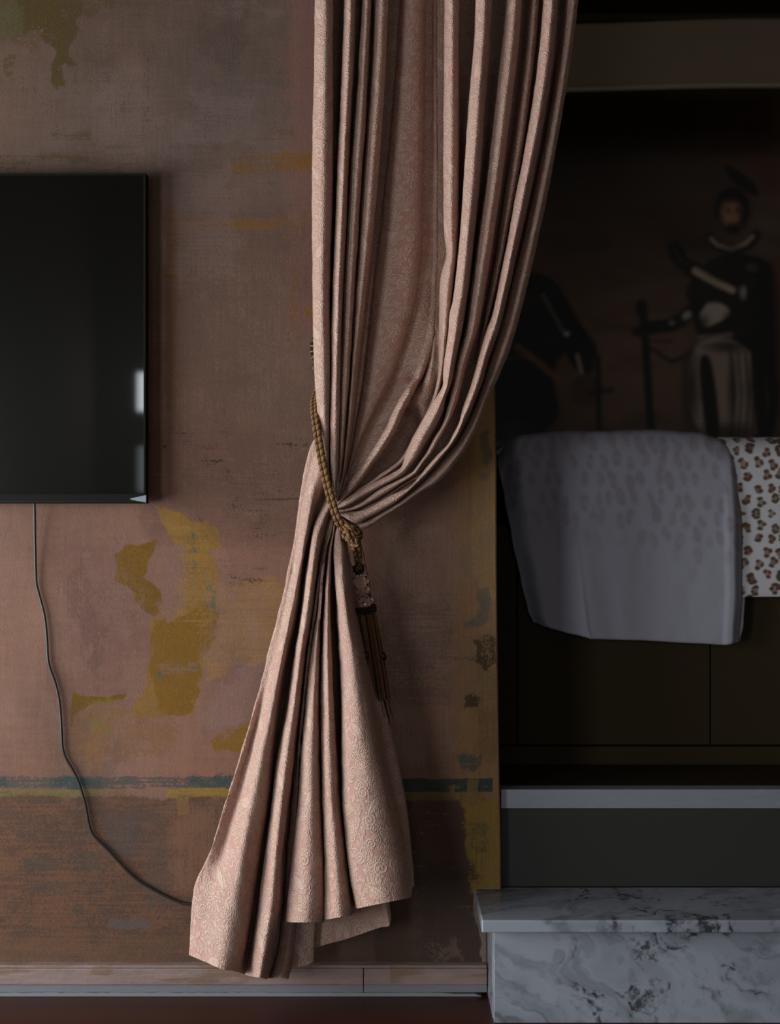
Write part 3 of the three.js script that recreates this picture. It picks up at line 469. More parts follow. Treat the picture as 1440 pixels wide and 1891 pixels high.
{
  const spread = (a, b) => ramp(0, a, 0.25, b, 1, b);
  const S1L = [[586, 800], [569, 843], [556, 902], [547, 970], [535, 1041], [514, 1138], [498, 1200], [472, 1300], [443, 1400], [417, 1480], [385, 1580], [362, 1630], [353, 1685], [348, 1763]];
  const S1R = [[606, 900], [583, 951], [570, 1003], [562, 1037], [548, 1138], [533, 1200], [515, 1300], [502, 1400], [493, 1480], [477, 1580], [463, 1680], [453, 1740], [440, 1795]];
  const S1C = [[599, 840], [580, 905], [569, 960], [560, 1010], [543, 1100], [523, 1200], [502, 1300], [480, 1400], [463, 1480], [443, 1580], [427, 1680], [408, 1789]];
  const l1 = line(S1L), r1 = line(S1R), c1 = line(S1C);
  const mix = (a, b, u, z) => (t) => onto(a.at(t).lerp(b.at(t), u), val(z, t));
  const dip = ramp(0, 0, 0.4, 0.004, 0.58, 0.028, 0.76, 0.032, 0.88, 0.006, 1, 0.004);
  const rimZ = ramp(0, 0.1, 0.3, 0.115, 1, 0.13), topZ = ramp(0, 0.125, 0.2, 0.14, 0.5, 0.152, 1, 0.172);
  const head = [
    (t) => { const p = l1.at(t); p.x += 0.012; return onto(p, rimZ(t) - 0.05); },
    (t) => onto(l1.at(t), rimZ(t) - 0.006),
    mix(l1, c1, 0.12, (t) => lerp(rimZ(t) + 0.002, topZ(t) - 0.02, 0.15) - 0.3 * dip(t)),
    mix(l1, c1, 0.4, (t) => topZ(t) - 0.02 - dip(t)),
    mix(l1, c1, 0.75, (t) => topZ(t) - 0.006 - 0.35 * dip(t)),
    mix(c1, r1, 0.1, topZ),
    mix(c1, r1, 0.6, (t) => topZ(t) - 0.012),
    (t) => onto(r1.at(t), topZ(t) - 0.04),
  ];
  const folds = [
    { L: L([609, 914], [581, 968], [574, 1003], [565, 1056], [554, 1138], [545, 1200], [530, 1300], [512, 1400], [503, 1480], [491, 1580], [478, 1680], [466, 1760], [462, 1803]), R: L([612, 940], [603, 965], [594, 999], [587, 1037], [575, 1138], [564, 1200], [553, 1300], [542, 1400], [533, 1480], [523, 1580], [517, 1680], [505, 1750], [493, 1808]), z: ramp(0, 0.125, 0.15, 0.155, 1, 0.172), d: spread(0.02, 0.06), v: ramp(0, 0.1, 0.25, 0.06, 1, 0.07) },
    { L: L([613, 946], [606, 975], [597, 1010], [589, 1056], [578, 1138], [568, 1200], [556, 1300], [545, 1400], [538, 1480], [529, 1580], [522, 1680], [512, 1760], [497, 1806]), R: L([614, 950], [608, 980], [600, 1010], [593, 1060], [582, 1138], [573, 1200], [563, 1300], [556, 1400], [553, 1480], [550, 1580], [546, 1680], [540, 1760], [533, 1807]), z: ramp(0, 0.11, 0.2, 0.125, 0.5, 0.115, 1, 0.108), d: spread(0.01, 0.03), v: ramp(0, 0.095, 0.25, 0.055, 1, 0.07), skew: 0.05 },
    { L: L([614, 954], [608, 985], [600, 1010], [592, 1060], [584, 1138], [574, 1200], [564, 1300], [555, 1400], [550, 1480], [540, 1580], [532, 1660], [528, 1703]), R: L([616, 958], [612, 985], [604, 1010], [598, 1060], [593, 1138], [592, 1200], [590, 1300], [590, 1400], [592, 1480], [597, 1580], [599, 1650], [597, 1703]), z: ramp(0, 0.115, 0.2, 0.142, 0.6, 0.168, 1, 0.172), d: spread(0.015, 0.055), v: ramp(0, 0.1, 0.25, 0.055, 1, 0.075) },
    { L: L([618, 958], [614, 985], [608, 1010], [602, 1060], [596, 1138], [594, 1200], [592, 1300], [592, 1400], [594, 1480], [598, 1580], [599, 1650], [598, 1699]), R: L([620, 962], [616, 985], [613, 1010], [611, 1060], [611, 1138], [613, 1200], [617, 1300], [622, 1400], [627, 1480], [638, 1580], [646, 1650], [650, 1690]), z: ramp(0, 0.118, 0.2, 0.15, 0.6, 0.172, 1, 0.178), d: spread(0.015, 0.06), v: ramp(0, 0.1, 0.25, 0.05, 1, 0.07) },
    { L: L([624, 965], [618, 985], [616, 1027], [617, 1056], [622, 1138], [626, 1200], [630, 1300], [631, 1400], [633, 1480], [640, 1580], [649, 1640], [657, 1678]), R: L([632, 972], [632, 995], [636, 1010], [644, 1062], [655, 1138], [669, 1200], [687, 1300], [707, 1400], [725, 1480], [747, 1580], [754, 1630], [758, 1658]), z: ramp(0, 0.125, 0.2, 0.16, 0.6, 0.186, 1, 0.195), d: spread(0.015, 0.06), v: 0.06, skew: -0.02 },
  ];
  const s5 = folds[folds.length - 1].R, br = L([634, 974], [640, 1000], [652, 1062], [672, 1138], [688, 1200], [708, 1300], [733, 1400], [748, 1480], [758, 1580], [761, 1615], [762, 1637]);
  const tail = [mix(s5, br, 0.25, ramp(0, 0.1, 0.25, 0.08, 1, 0.1)), mix(s5, br, 0.9, ramp(0, 0.1, 0.25, 0.065, 1, 0.085)), (t) => onto(br.at(t), ramp(0, 0.095, 0.3, 0.055, 1, 0.07)(t)), (t) => { const p = br.at(t); p.x -= 0.04 * t; return onto(p, ramp(0, 0.085, 0.3, 0.04, 1, 0.05)(t)); }];
  const c = [...head, mix(r1, folds[0].L, 0.5, ramp(0, 0.1, 0.25, 0.05, 1, 0.06)), ...clothColumns(folds, null, tail)];
  // back width of the cloth whose hem hangs lower behind the raised front pleats
  const backs = [[[612, 960], [585, 1200], [560, 1450], [540, 1650], [533, 1800], 0.07], [[614, 962], [592, 1200], [572, 1450], [556, 1650], [540, 1789], 0.078], [[616, 964], [602, 1200], [594, 1450], [584, 1650], [577, 1777], 0.07], [[618, 966], [606, 1200], [600, 1450], [590, 1650], [581, 1752], 0.05], [[622, 966], [622, 1200], [630, 1450], [638, 1650], [640, 1734], 0.058], [[626, 968], [642, 1200], [664, 1450], [688, 1650], [698, 1714], 0.056], [[628, 970], [652, 1200], [682, 1450], [708, 1650], [719, 1709], 0.066], [[630, 970], [656, 1200], [690, 1450], [712, 1620], [722, 1690], 0.05]]
    .map((q) => { const z = q[q.length - 1], l = line(q.slice(0, -1)); return (t) => onto(l.at(t), lerp(0.085, z, smooth(0, 0.3, t))); });
  const skirt = part('skirt', loft(c, 300, 4, { seed: 11, uvRow: 1, wrinkle: 0.0018 }), fabric, curtain);
  part('back_hem', loft(backs, 120, 6, { seed: 17, uvRow: 1 }), fabric, skirt);
}
{
  const t = thing('curtain_rod', 'dark round rod carrying the pink curtain above the opening', 'curtain rod');
  const y = P(0, TOP, 0.1).y + 0.017, dark = std({ color: rgb(0.05, 0.035, 0.02), metalness: 0.6, roughness: 0.4 });
  part('rod', new THREE.CylinderGeometry(0.012, 0.012, 0.62, 20).rotateZ(Math.PI / 2).translate(0.1, y, 0.1), dark, t);
  for (const x of [-0.19, 0.39]) part('bracket', [new THREE.CylinderGeometry(0.006, 0.006, 0.1, 12).rotateX(Math.PI / 2).translate(x, y, 0.05), new THREE.CylinderGeometry(0.022, 0.022, 0.006, 20).rotateX(Math.PI / 2).translate(x, y, 0.004)], dark, t);
}

// ---------------------------------------------------------------- tie-back hook, cord and tassel
const brass = std({ color: rgb(0.07, 0.045, 0.022), metalness: 0.85, roughness: 0.5 });
{
  const c = P(602, 645, 0.0), t = thing('tieback_hook', 'dark brass shell-shaped hook on the wall behind the curtain edge', 'hook', [c.x, c.y, 0]);
  const plate = [], ribs = 19;
  for (let k = 0; k < ribs; k++) {
    const a = Math.PI * 2 * k / ribs, len = 0.026 + 0.002 * Math.cos(2 * a), pts = [];
    for (let q = 0; q <= 8; q++) { const u = q / 8; pts.push(new THREE.Vector3(Math.cos(a) * len * (0.12 + 0.88 * u), 1.3 * Math.sin(a) * len * (0.12 + 0.88 * u), 0.006 + 0.010 * Math.sin(u * 2.6))); }
    plate.push(tube(new THREE.CatmullRomCurve3(pts), 14, 0.0044, 7));
  }
  part('rosette', [...plate, new THREE.SphereGeometry(0.012, 18, 12).scale(1, 1.2, 0.8).translate(0, 0, 0.014), new THREE.CylinderGeometry(0.0275, 0.0295, 0.012, 36).rotateX(Math.PI / 2).scale(1, 1.3, 1).translate(0, 0, 0.006)], brass, t);
  const curl = []; for (let k = 0; k <= 40; k++) { const u = k / 40, a = -0.6 + u * 6.6, r = 0.014 * (1 - 0.75 * u); curl.push(new THREE.Vector3(-0.013 + r * Math.cos(a) * 1.1, -0.036 + r * Math.sin(a) * 0.8, 0.012)); }
  curl.unshift(new THREE.Vector3(0.012, -0.024, 0.01));
  part('scroll', tube(new THREE.CatmullRomCurve3(curl), 70, 0.0042, 8), brass, t);
  const hook = [[0, 0, 0.014], [0.002, -0.006, 0.035], [0.004, -0.022, 0.044], [0.004, -0.034, 0.036]].map((p) => new THREE.Vector3(...p));
  part('hook_arm', tube(new THREE.CatmullRomCurve3(hook), 24, 0.0045, 10), brass, t);
}
const goldA = [0.24, 0.118, 0.042], goldB = [0.06, 0.03, 0.016], goldC = [0.15, 0.08, 0.034];
const cordMat = new THREE.MeshPhysicalMaterial({ vertexColors: true, roughness: 0.7, specularIntensity: 0.3, side: THREE.DoubleSide });
function paint(g, c, vary = 0) { const n = g.attributes.position.count, a = new Float32Array(n * 3); for (let i = 0; i < n; i++) { const k = 1 + vary * (hash(i, 7) - 0.5); a[3 * i] = c[0] * k; a[3 * i + 1] = c[1] * k; a[3 * i + 2] = c[2] * k; } g.setAttribute('color', new THREE.BufferAttribute(a, 3)); return g; }
function twisted(curve, radius, pitch, colors = [goldA, goldB, goldC], side = 6) {
  const len = curve.getLength(), n = Math.ceil(len / pitch * 12), fr = curve.computeFrenetFrames(n), out = [];
  colors.forEach((c, s) => {
    const pts = [];
    for (let i = 0; i <= n; i++) { const a = s / colors.length * 6.283 + i / 12 * 6.283, p = curve.getPointAt(i / n); pts.push(p.addScaledVector(fr.normals[i], Math.cos(a) * radius * 0.5).addScaledVector(fr.binormals[i], Math.sin(a) * radius * 0.5)); }
    const g = tube(new THREE.CatmullRomCurve3(pts), n * 2, radius * 0.56, side), pos = g.attributes.position, col = new Float32Array(pos.count * 3);
    for (let i = 0; i < pos.count; i++) { const k = 0.55 + 0.9 * (0.5 + 0.5 * Math.sin(Math.floor(i / (side + 1)) * 1.9 + (i % (side + 1)) * 2)); for (let q = 0; q < 3; q++) col[3 * i + q] = c[q] * k; }
    g.setAttribute('color', new THREE.BufferAttribute(col, 3)); out.push(g);
  });
  return mergeGeometries(out);
}
const tieback = thing('tieback', 'gold and brown twisted tie-back cord with a crystal tassel', 'tie-back');
{
  const path = (dx, dy, dz) => curveOf([[606, 668, 0.045], [600 + dx, 690, 0.05], [590 + dx, 716 + dy, 0.07 + dz], [584 + dx, 737 + dy, 0.1 + dz], [585 + dx, 768 + dy, 0.137 + dz], [589.5 + dx, 800 + dy, 0.15 + dz], [595 + dx, 835 + dy, 0.157 + dz], [601.5 + dx, 868 + dy, 0.16 + dz], [609 + dx, 900 + dy, 0.16 + dz], [616 + dx, 926 + dy, 0.16 + dz], [624 + dx, 950 + dy, 0.158 + dz], [634 + dx, 969 + dy, 0.15 + dz], [646 + dx * 0.3, 983, 0.14]]);
  part('cord', twisted(path(0, 0, 0.002), 0.0042, 0.0115), cordMat, tieback);
  part('cord', twisted(path(-6.5, 4, -0.006), 0.004, 0.0115), cordMat, tieback);
  const loopOf = (pts, r = 0.0038) => twisted(curveOf(pts), r, 0.012);
  part('knot', [
    loopOf([[632, 968, 0.15], [648, 972, 0.158], [662, 982, 0.15], [658, 996, 0.142], [644, 998, 0.146], [634, 988, 0.152], [644, 978, 0.162], [658, 978, 0.156]]),
    loopOf([[636, 990, 0.15], [650, 1000, 0.158], [663, 996, 0.15], [666, 984, 0.14], [652, 970, 0.138], [640, 976, 0.15], [646, 992, 0.164], [655, 1004, 0.152]]),
    loopOf([[640, 976, 0.145], [654, 990, 0.162], [660, 1006, 0.152], [648, 1004, 0.14], [642, 992, 0.138]]),
  ], cordMat, tieback);
  part('tassel_cord', [twisted(curveOf([[648, 988, 0.15], [652, 1008, 0.13], [658, 1030, 0.1], [661, 1052, 0.085]]), 0.0045, 0.018), twisted(curveOf([[660, 990, 0.145], [662, 1008, 0.125], [664, 1030, 0.096], [663, 1052, 0.084]]), 0.0045, 0.018)], cordMat, tieback);
  part('tie_thread', tube(curveOf([[663, 990, 0.12], [670, 1020, 0.08], [676, 1050, 0.065], [684, 1085, 0.06]]), 24, 0.0008, 5), std({ color: rgb(0.1, 0.06, 0.03) }), tieback);
  // tassel: built upright at its own origin, then hung leaning against the pier
  const A = P(662, 1050, 0.078), B = P(702, 1322, 0.052), tassel = new THREE.Group(); tassel.name = 'tassel';
  tassel.position.copy(A); tassel.quaternion.setFromUnitVectors(new THREE.Vector3(0, -1, 0), B.clone().sub(A).normalize()); tieback.add(tassel);
  const bead = (r) => new THREE.IcosahedronGeometry(r, 1), black = new THREE.MeshPhysicalMaterial({ color: rgb(0.018, 0.01, 0.006), roughness: 0.18 });
  const ring = (y, R, n, r, rows, jig = 0.4) => { const o = [], q = rng(Math.round(1e4 * R) + n); for (let j = 0; j < rows; j++) for (let k = 0; k < n; k++) { const a = (k + 0.5 * (j % 2)) / n * 6.283; o.push(bead(r * (0.85 + 0.3 * q())).translate(Math.cos(a) * R, y - j * r * 1.5 + jig * r * (q() - 0.5), Math.sin(a) * R)); } return o; };
  part('bead_collar', [...ring(0.004, 0.0085, 12, 0.0026, 3), new THREE.CylinderGeometry(0.007, 0.008, 0.016, 16).translate(0, -0.002, 0)], black, tassel);
  part('bead_collar', [...ring(-0.0705, 0.0195, 24, 0.0027, 3), new THREE.CylinderGeometry(0.0175, 0.019, 0.012, 20).translate(0, -0.0735, 0)], black, tassel);
  const crystal = new THREE.MeshPhysicalMaterial({ color: 0xffffff, transmission: 1, thickness: 0.02, ior: 1.58, roughness: 0.02, attenuationColor: rgb(0.9, 0.9, 0.92), attenuationDistance: 0.2 });
  const cut = (profile, n) => {                                                         // a faceted, alternately twisted turning of glass
    const v = [], rows = profile.map(([r, y], j) => Array.from({ length: n }, (_, k) => { const a = (k + 0.5 * (j % 2)) / n * 6.283; return [r * Math.cos(a), y, r * Math.sin(a)]; }));
    const tri = (a, b, c) => v.push(...a, ...b, ...c);
    for (let j = 0; j < rows.length - 1; j++) for (let k = 0; k < n; k++) { const o = j % 2, a = rows[j][k], b = rows[j][(k + 1) % n], c = rows[j + 1][(k + o) % n], d = rows[j + 1][(k + o + n - 1) % n]; tri(a, b, c); tri(a, c, d); }
    const t0 = [0, profile[0][1], 0], t1 = [0, profile[profile.length - 1][1], 0];
    for (let k = 0; k < n; k++) { tri(t0, rows[0][(k + 1) % n], rows[0][k]); tri(t1, rows[rows.length - 1][k], rows[rows.length - 1][(k + 1) % n]); }
    const g = new THREE.BufferGeometry(); g.setAttribute('position', new THREE.Float32BufferAttribute(v, 3)); g.computeVertexNormals(); return g;
  };
  part('crystal', cut([[0.0075, -0.009], [0.0145, -0.014], [0.0175, -0.024], [0.0135, -0.034]], 8), crystal, tassel, { label: 'clear faceted crystal' });
  part('crystal', cut([[0.0135, -0.0345], [0.0165, -0.048], [0.0215, -0.061], [0.0185, -0.0695]], 8), crystal, tassel, { label: 'clear flared crystal' });
  // fringe of bullion cords round the tassel
  const fringe = [], q = rng(31);
  for (let k = 0; k < 34; k++) {
    const a = k / 34 * 6.283, R0 = 0.0175, R1 = 0.0195 + 0.002 * q(), len = 0.158 + 0.006 * q(), bow = 0.002 * (q() - 0.5), pts = [];
    for (let s = 0; s <= 5; s++) { const u = s / 5, R = lerp(R0, R1, Math.sin(u * 1.7)) + bow * Math.sin(u * 3); pts.push(new THREE.Vector3(R * Math.cos(a), -0.078 - len * u, R * Math.sin(a) * 0.9)); }
    const shade = 0.95 + 0.7 * q(), cs = (k % 4 === 0) ? [goldB, goldB] : [goldA.map((x) => x * shade), goldC.map((x) => x * shade * 0.8)];
    fringe.push(twisted(new THREE.CatmullRomCurve3(pts), 0.0017, 0.0042, cs, 4));
  }
  part('bullion_fringe', fringe, cordMat, tassel, { kind: 'stuff' });
  const thin = [];
  for (let k = 0; k < 46; k++) { const a = q() * 6.283, R = 0.018 * Math.sqrt(q()) + 0.002, x = R * Math.cos(a), z = R * Math.sin(a), y = -0.225; thin.push(paint(tube(new THREE.CatmullRomCurve3([new THREE.Vector3(x, y, z), new THREE.Vector3(x * 1.05, y - 0.03, z), new THREE.Vector3(x * 1.2 + 0.006 * (q() - 0.5), y - 0.045 - 0.03 * q(), z * 1.1)]), 6, 0.0006, 4), q() < 0.3 ? goldC : goldB)); }
  part('thread_fringe', thin, cordMat, tassel, { kind: 'stuff' });
  part('fringe_core', new THREE.CylinderGeometry(0.015, 0.0165, 0.15, 16).translate(0, -0.153, 0), std({ color: rgb(0.03, 0.018, 0.01) }), tassel);
  // strand of dark beads hanging over the fringe
  const strand = [], sx = -0.0095, sz = 0.0195;
  for (const [d, r] of [[0.098, 0.0022], [0.105, 0.003], [0.112, 0.0022], [0.119, 0.0024], [0.126, 0.0032], [0.133, 0.0034], [0.14, 0.0024]]) strand.push(bead(r).translate(sx, -d, sz));
  strand.push(new THREE.SphereGeometry(0.0058, 14, 10).scale(1, 1.7, 1).translate(sx, -0.155, sz), bead(0.0024).translate(sx, -0.169, sz), tube(new THREE.LineCurve3(new THREE.Vector3(sx, -0.08, sz), new THREE.Vector3(sx + 0.001, -0.205, sz)), 2, 0.0006, 5));
  part('bead_strand', strand, black, tassel, { label: 'strand of dark glass beads' });
  part('knob_bead', new THREE.SphereGeometry(0.0062, 14, 10).scale(1, 1.4, 1).translate(0.021, -0.164, 0.004), black, tassel);
}

// ---------------------------------------------------------------- television and its cable
{
  const right = P(268, 640, 0.045), turn = -0.008, W = 1.1, H = 0.6, t = thing('wall_television', 'black flat television mounted on the painted wall', 'television', [right.x, P(0, 624.5, 0.045).y, 0.043], turn);
  const shell = new THREE.MeshPhysicalMaterial({ color: rgb(0.006, 0.005, 0.003), roughness: 0.75, specularIntensity: 0.2, side: THREE.DoubleSide }), gloss = new THREE.MeshPhysicalMaterial({ color: rgb(0.004, 0.0035, 0.0025), roughness: 0.24, specularIntensity: 0.25, clearcoat: 0.8, clearcoatRoughness: 0.025, ior: 1.3 });
  part('casing', rbox(-W, 0, -H / 2, H / 2, -0.03, -0.004, 0.004, 3), shell, t);
  part('screen', box(-W + 0.004, -0.0035, -H / 2 + 0.018, H / 2 - 0.003, -0.0045, -0.003), gloss, t);
  part('bezel', [rbox(-W, 0, H / 2 - 0.003, H / 2 + 0.0005, -0.03, -0.001, 0.0008), rbox(-0.0035, 0.0005, -H / 2 + 0.0004, H / 2, -0.03, -0.001, 0.0008), rbox(-W - 0.0005, -W + 0.0035, -H / 2, H / 2, -0.03, -0.001, 0.0008)], shell, t);
  const bar = new THREE.Shape(); bar.moveTo(-0.034, -0.0085); bar.lineTo(0.0, -0.0085); bar.quadraticCurveTo(0.0035, -0.0085, 0.0035, -0.005); bar.lineTo(0.001, 0.009); bar.lineTo(-0.034, 0.009);
  part('bottom_bar', new THREE.ExtrudeGeometry(bar, { depth: W, bevelEnabled: false }).rotateY(-Math.PI / 2).translate(0, -H / 2 + 0.0085, 0), new THREE.MeshPhysicalMaterial({ color: rgb(0.007, 0.006, 0.005), roughness: 0.3, specularIntensity: 0.5, side: THREE.DoubleSide }), t);
  const clip = new THREE.Shape(); clip.moveTo(0.002, 0.0065); clip.lineTo(-0.024, 0.0008); clip.lineTo(-0.027, -0.0003); clip.lineTo(-0.024, -0.0015); clip.lineTo(0.002, -0.0065);
  part('corner_cap', new THREE.ExtrudeGeometry(clip, { depth: 0.003, bevelEnabled: true, bevelSize: 0.0008, bevelThickness: 0.0008, bevelSegments: 1 }).translate(0, -H / 2 + 0.0085, 0.002), std({ color: rgb(0.2, 0.22, 0.24), metalness: 0.8, roughness: 0.35 }), t, { label: 'pointed silver corner cap' });
  part('wall_bracket', [box(-0.75, -0.45, -0.14, 0.14, -0.036, -0.029)], shell, t);
}
{
  const t = thing('power_cord', 'thin black cable hanging from the television down to behind the curtain', 'cable');
  const pts = [[62.5, 922, 0.03], [63.5, 935, 0.026], [64.5, 1000, 0.014], [66, 1060, 0.008], [67, 1078, 0.007], [72, 1098, 0.006], [81.6, 1136, 0.006], [86.5, 1180, 0.006], [88.3, 1215, 0.006], [91, 1230, 0.006], [100.7, 1257.6, 0.006], [107.5, 1284, 0.006], [111, 1310, 0.006], [113.5, 1350, 0.006], [115.3, 1380, 0.006], [120, 1397, 0.006], [139, 1431, 0.006], [153, 1469, 0.006], [160, 1500, 0.006], [163.5, 1520, 0.006], [171, 1540, 0.006], [200, 1570.6, 0.006], [237.5, 1611, 0.006], [258, 1628, 0.006], [281, 1642, 0.006], [306, 1655, 0.006], [331, 1666, 0.006], [345, 1669, 0.006], [360, 1669, 0.006], [420, 1664, 0.006], [470, 1665, 0.006]];
  part('cable', tube(curveOf(pts), 300, 0.0026, 8), std({ color: rgb(0.012, 0.01, 0.008), roughness: 0.42 }), t);
  const e = P(478, 1665, 0.012);
  part('plug', rbox(e.x - 0.012, e.x + 0.022, e.y - 0.013, e.y + 0.013, 0.0, 0.024, 0.004), std({ color: rgb(0.012, 0.01, 0.008), roughness: 0.5 }), t);
}

// ---------------------------------------------------------------- bed in the alcove
const BZ = -0.285;
{
  const t = thing('bed_base', 'tall black panelled bed base standing on the dark step', 'bed base');
  part('carcass', box(0.14, 1.93, 0.3685, 0.86, -1.62, BZ - 0.02), blackWood, t);
  const seams = [0.15, 0.2605, 0.6565, 1.05, 1.45, 1.92];
  for (let k = 0; k < 5; k++) part('panel', rbox(seams[k] + 0.0015, seams[k + 1] - 0.0015, 0.41, 0.858, BZ - 0.02, BZ, 0.0015), blackWood, t);
  part('mattress', rbox(0.3, 1.9, 0.861, 1.035, -1.6, -0.265, 0.05, 5), std({ color: rgb(0.45, 0.42, 0.38) }), t);
  part('plinth', rbox(0.15, 1.92, 0.369, 0.407, BZ - 0.02, BZ + 0.004, 0.002), blackWood, t);
}
const spots = (w, h, step, seed, draw) => { const r = rng(seed); for (let y = 0; y < h / step; y++) for (let x = -1; x < w / step + 1; x++) draw((x + 0.5 * (y % 2) + 0.5 * (r() - 0.5)) * step, (y + 0.5 + 0.45 * (r() - 0.5)) * step, r); };
function rosette(g, x, y, s, r, edge, core) {
  g.save(); g.translate(x, y); g.rotate((r() - 0.5) * 1.1); const k = r();
  g.fillStyle = core; g.beginPath(); g.ellipse(0, 0, s * 0.55, s * 0.85, 0, 0, 7); g.fill();
  g.fillStyle = edge; const n = k < 0.25 ? 3 : 6;
  for (let i = 0; i < n; i++) { if (r() < 0.16) continue; const a = i / n * 6.283 + r() * 0.4; g.beginPath(); g.ellipse(Math.cos(a) * s * 0.5, Math.sin(a) * s * 0.85, s * (0.24 + 0.16 * r()), s * (0.34 + 0.22 * r()), a + 0.3 * (r() - 0.5), 0, 7); g.fill(); }
  g.restore();
}
const leopard = (() => {
  const c = document.createElement('canvas'); c.width = c.height = 1024; const g = c.getContext('2d'); g.fillStyle = '#b4b0b2'; g.fillRect(0, 0, 1024, 1024);
  g.filter = 'blur(2px)'; spots(1024, 1024, 55, 12, (x, y, r) => rosette(g, x, y, 18 + 7 * r(), r, `rgba(${58 + 30 * r()},${40 + 16 * r()},${30},.92)`, `rgba(92,66,54,${0.5 + 0.45 * r()})`));
  const t = new THREE.CanvasTexture(c); t.colorSpace = THREE.SRGBColorSpace; t.wrapS = t.wrapT = THREE.MirroredRepeatWrapping; t.repeat.set(1 / 0.55, 1 / 0.55); return t;
})();
const weave = dataTexture(512, 512, (x, y, o) => { o[0] = o[1] = o[2] = 255 * clamp(0.6 * fbm(x * 0.02, y * 0.02, 4) + 0.25 * fbm(x * 0.3, y * 0.3, 2) + 0.15 * hash(x, y)); });
weave.repeat.set(3, 3);
function sheet(rows, nu, nv, uvOf) {                                    // grid surface from a function of (u, v), with a back side
  const pos = [], uv = [], ind = [], n = (nu + 1) * (nv + 1), at = [];
  for (let j = 0; j <= nv; j++) for (let i = 0; i <= nu; i++) at.push(rows(i / nu, j / nv));
  const get = (i, j) => at[clamp(j, 0, nv) * (nu + 1) + clamp(i, 0, nu)];
  const nor = at.map((_, k) => { const i = k % (nu + 1), j = Math.floor(k / (nu + 1)); return get(i, j + 1).clone().sub(get(i, j - 1)).cross(get(i + 1, j).clone().sub(get(i - 1, j))).normalize(); });
  for (const s of [0, 1]) at.forEach((p, k) => { const w = p.clone().addScaledVector(nor[k], -0.006 * s); pos.push(w.x, w.y, w.z); uv.push(...uvOf((k % (nu + 1)) / nu, Math.floor(k / (nu + 1)) / nv, p)); });
  const q = (a, b, c, d) => ind.push(a, b, c, c, b, d), I = (i, j) => j * (nu + 1) + i;
  for (let j = 0; j < nv; j++) for (let i = 0; i < nu; i++) { q(I(i, j), I(i, j + 1), I(i + 1, j), I(i + 1, j + 1)); q(n + I(i + 1, j), n + I(i + 1, j + 1), n + I(i, j), n + I(i, j + 1)); }
  for (let j = 0; j < nv; j++) { q(n + I(0, j), n + I(0, j + 1), I(0, j), I(0, j + 1)); q(I(nu, j), I(nu, j + 1), n + I(nu, j), n + I(nu, j + 1)); }
  for (let i = 0; i < nu; i++) { q(I(i, nv), n + I(i, nv), I(i + 1, nv), n + I(i + 1, nv)); q(I(i + 1, 0), n + I(i + 1, 0), I(i, 0), n + I(i, 0)); }
  const g = new THREE.BufferGeometry(); g.setAttribute('position', new THREE.Float32BufferAttribute(pos, 3)); g.setAttribute('uv', new THREE.Float32BufferAttribute(uv, 2)); g.setIndex(ind); g.computeVertexNormals(); return g;
}
const pick = (pts, u) => { for (let i = 1; i < pts.length; i++) if (u <= pts[i][0]) { const k = smooth(pts[i - 1][0], pts[i][0], u); return lerp(pts[i - 1][1], pts[i][1], k * 0.5 + 0.5 * (u - pts[i - 1][0]) / (pts[i][0] - pts[i - 1][0])); } return pts[pts.length - 1][1]; };
{
  const t = thing('leopard_bedspread', 'cream bedspread with brown leopard spots hanging over the bed edge', 'bedspread');
  const m = std({ map: leopard, bumpMap: weave, bumpScale: 0.001, roughness: 0.9 });
  const X0 = 0.3, X1 = 1.88, zf = -0.252, yt = 1.042, drop = yt - 0.735 + 0.02;
  part('cloth', sheet((u, v) => {
    const x = lerp(X0, X1, u), s = v * (0.9 + 0.09 + drop), r = 0.055, w = 0.006 * (fbm(u * 14, v * 3, 3) - 0.5);
    if (s < 0.9) return new THREE.Vector3(x, yt + 0.004 * (fbm(u * 9, v * 9, 3) - 0.5), -1.22 + s * (zf - r + 1.22) / 0.9);
    if (s < 0.99) { const a = (s - 0.9) / 0.09 * Math.PI / 2; return new THREE.Vector3(x, yt - r + r * Math.cos(a), zf - r + r * Math.sin(a) + w); }
    return new THREE.Vector3(x, yt - r - (s - 0.99) * 0.83, zf + w + 0.004 * Math.sin(u * 30) * (s - 0.99) / drop);
  }, 90, 90, (u, v) => [u * (X1 - X0), -v * 1.3]), m, t);
}
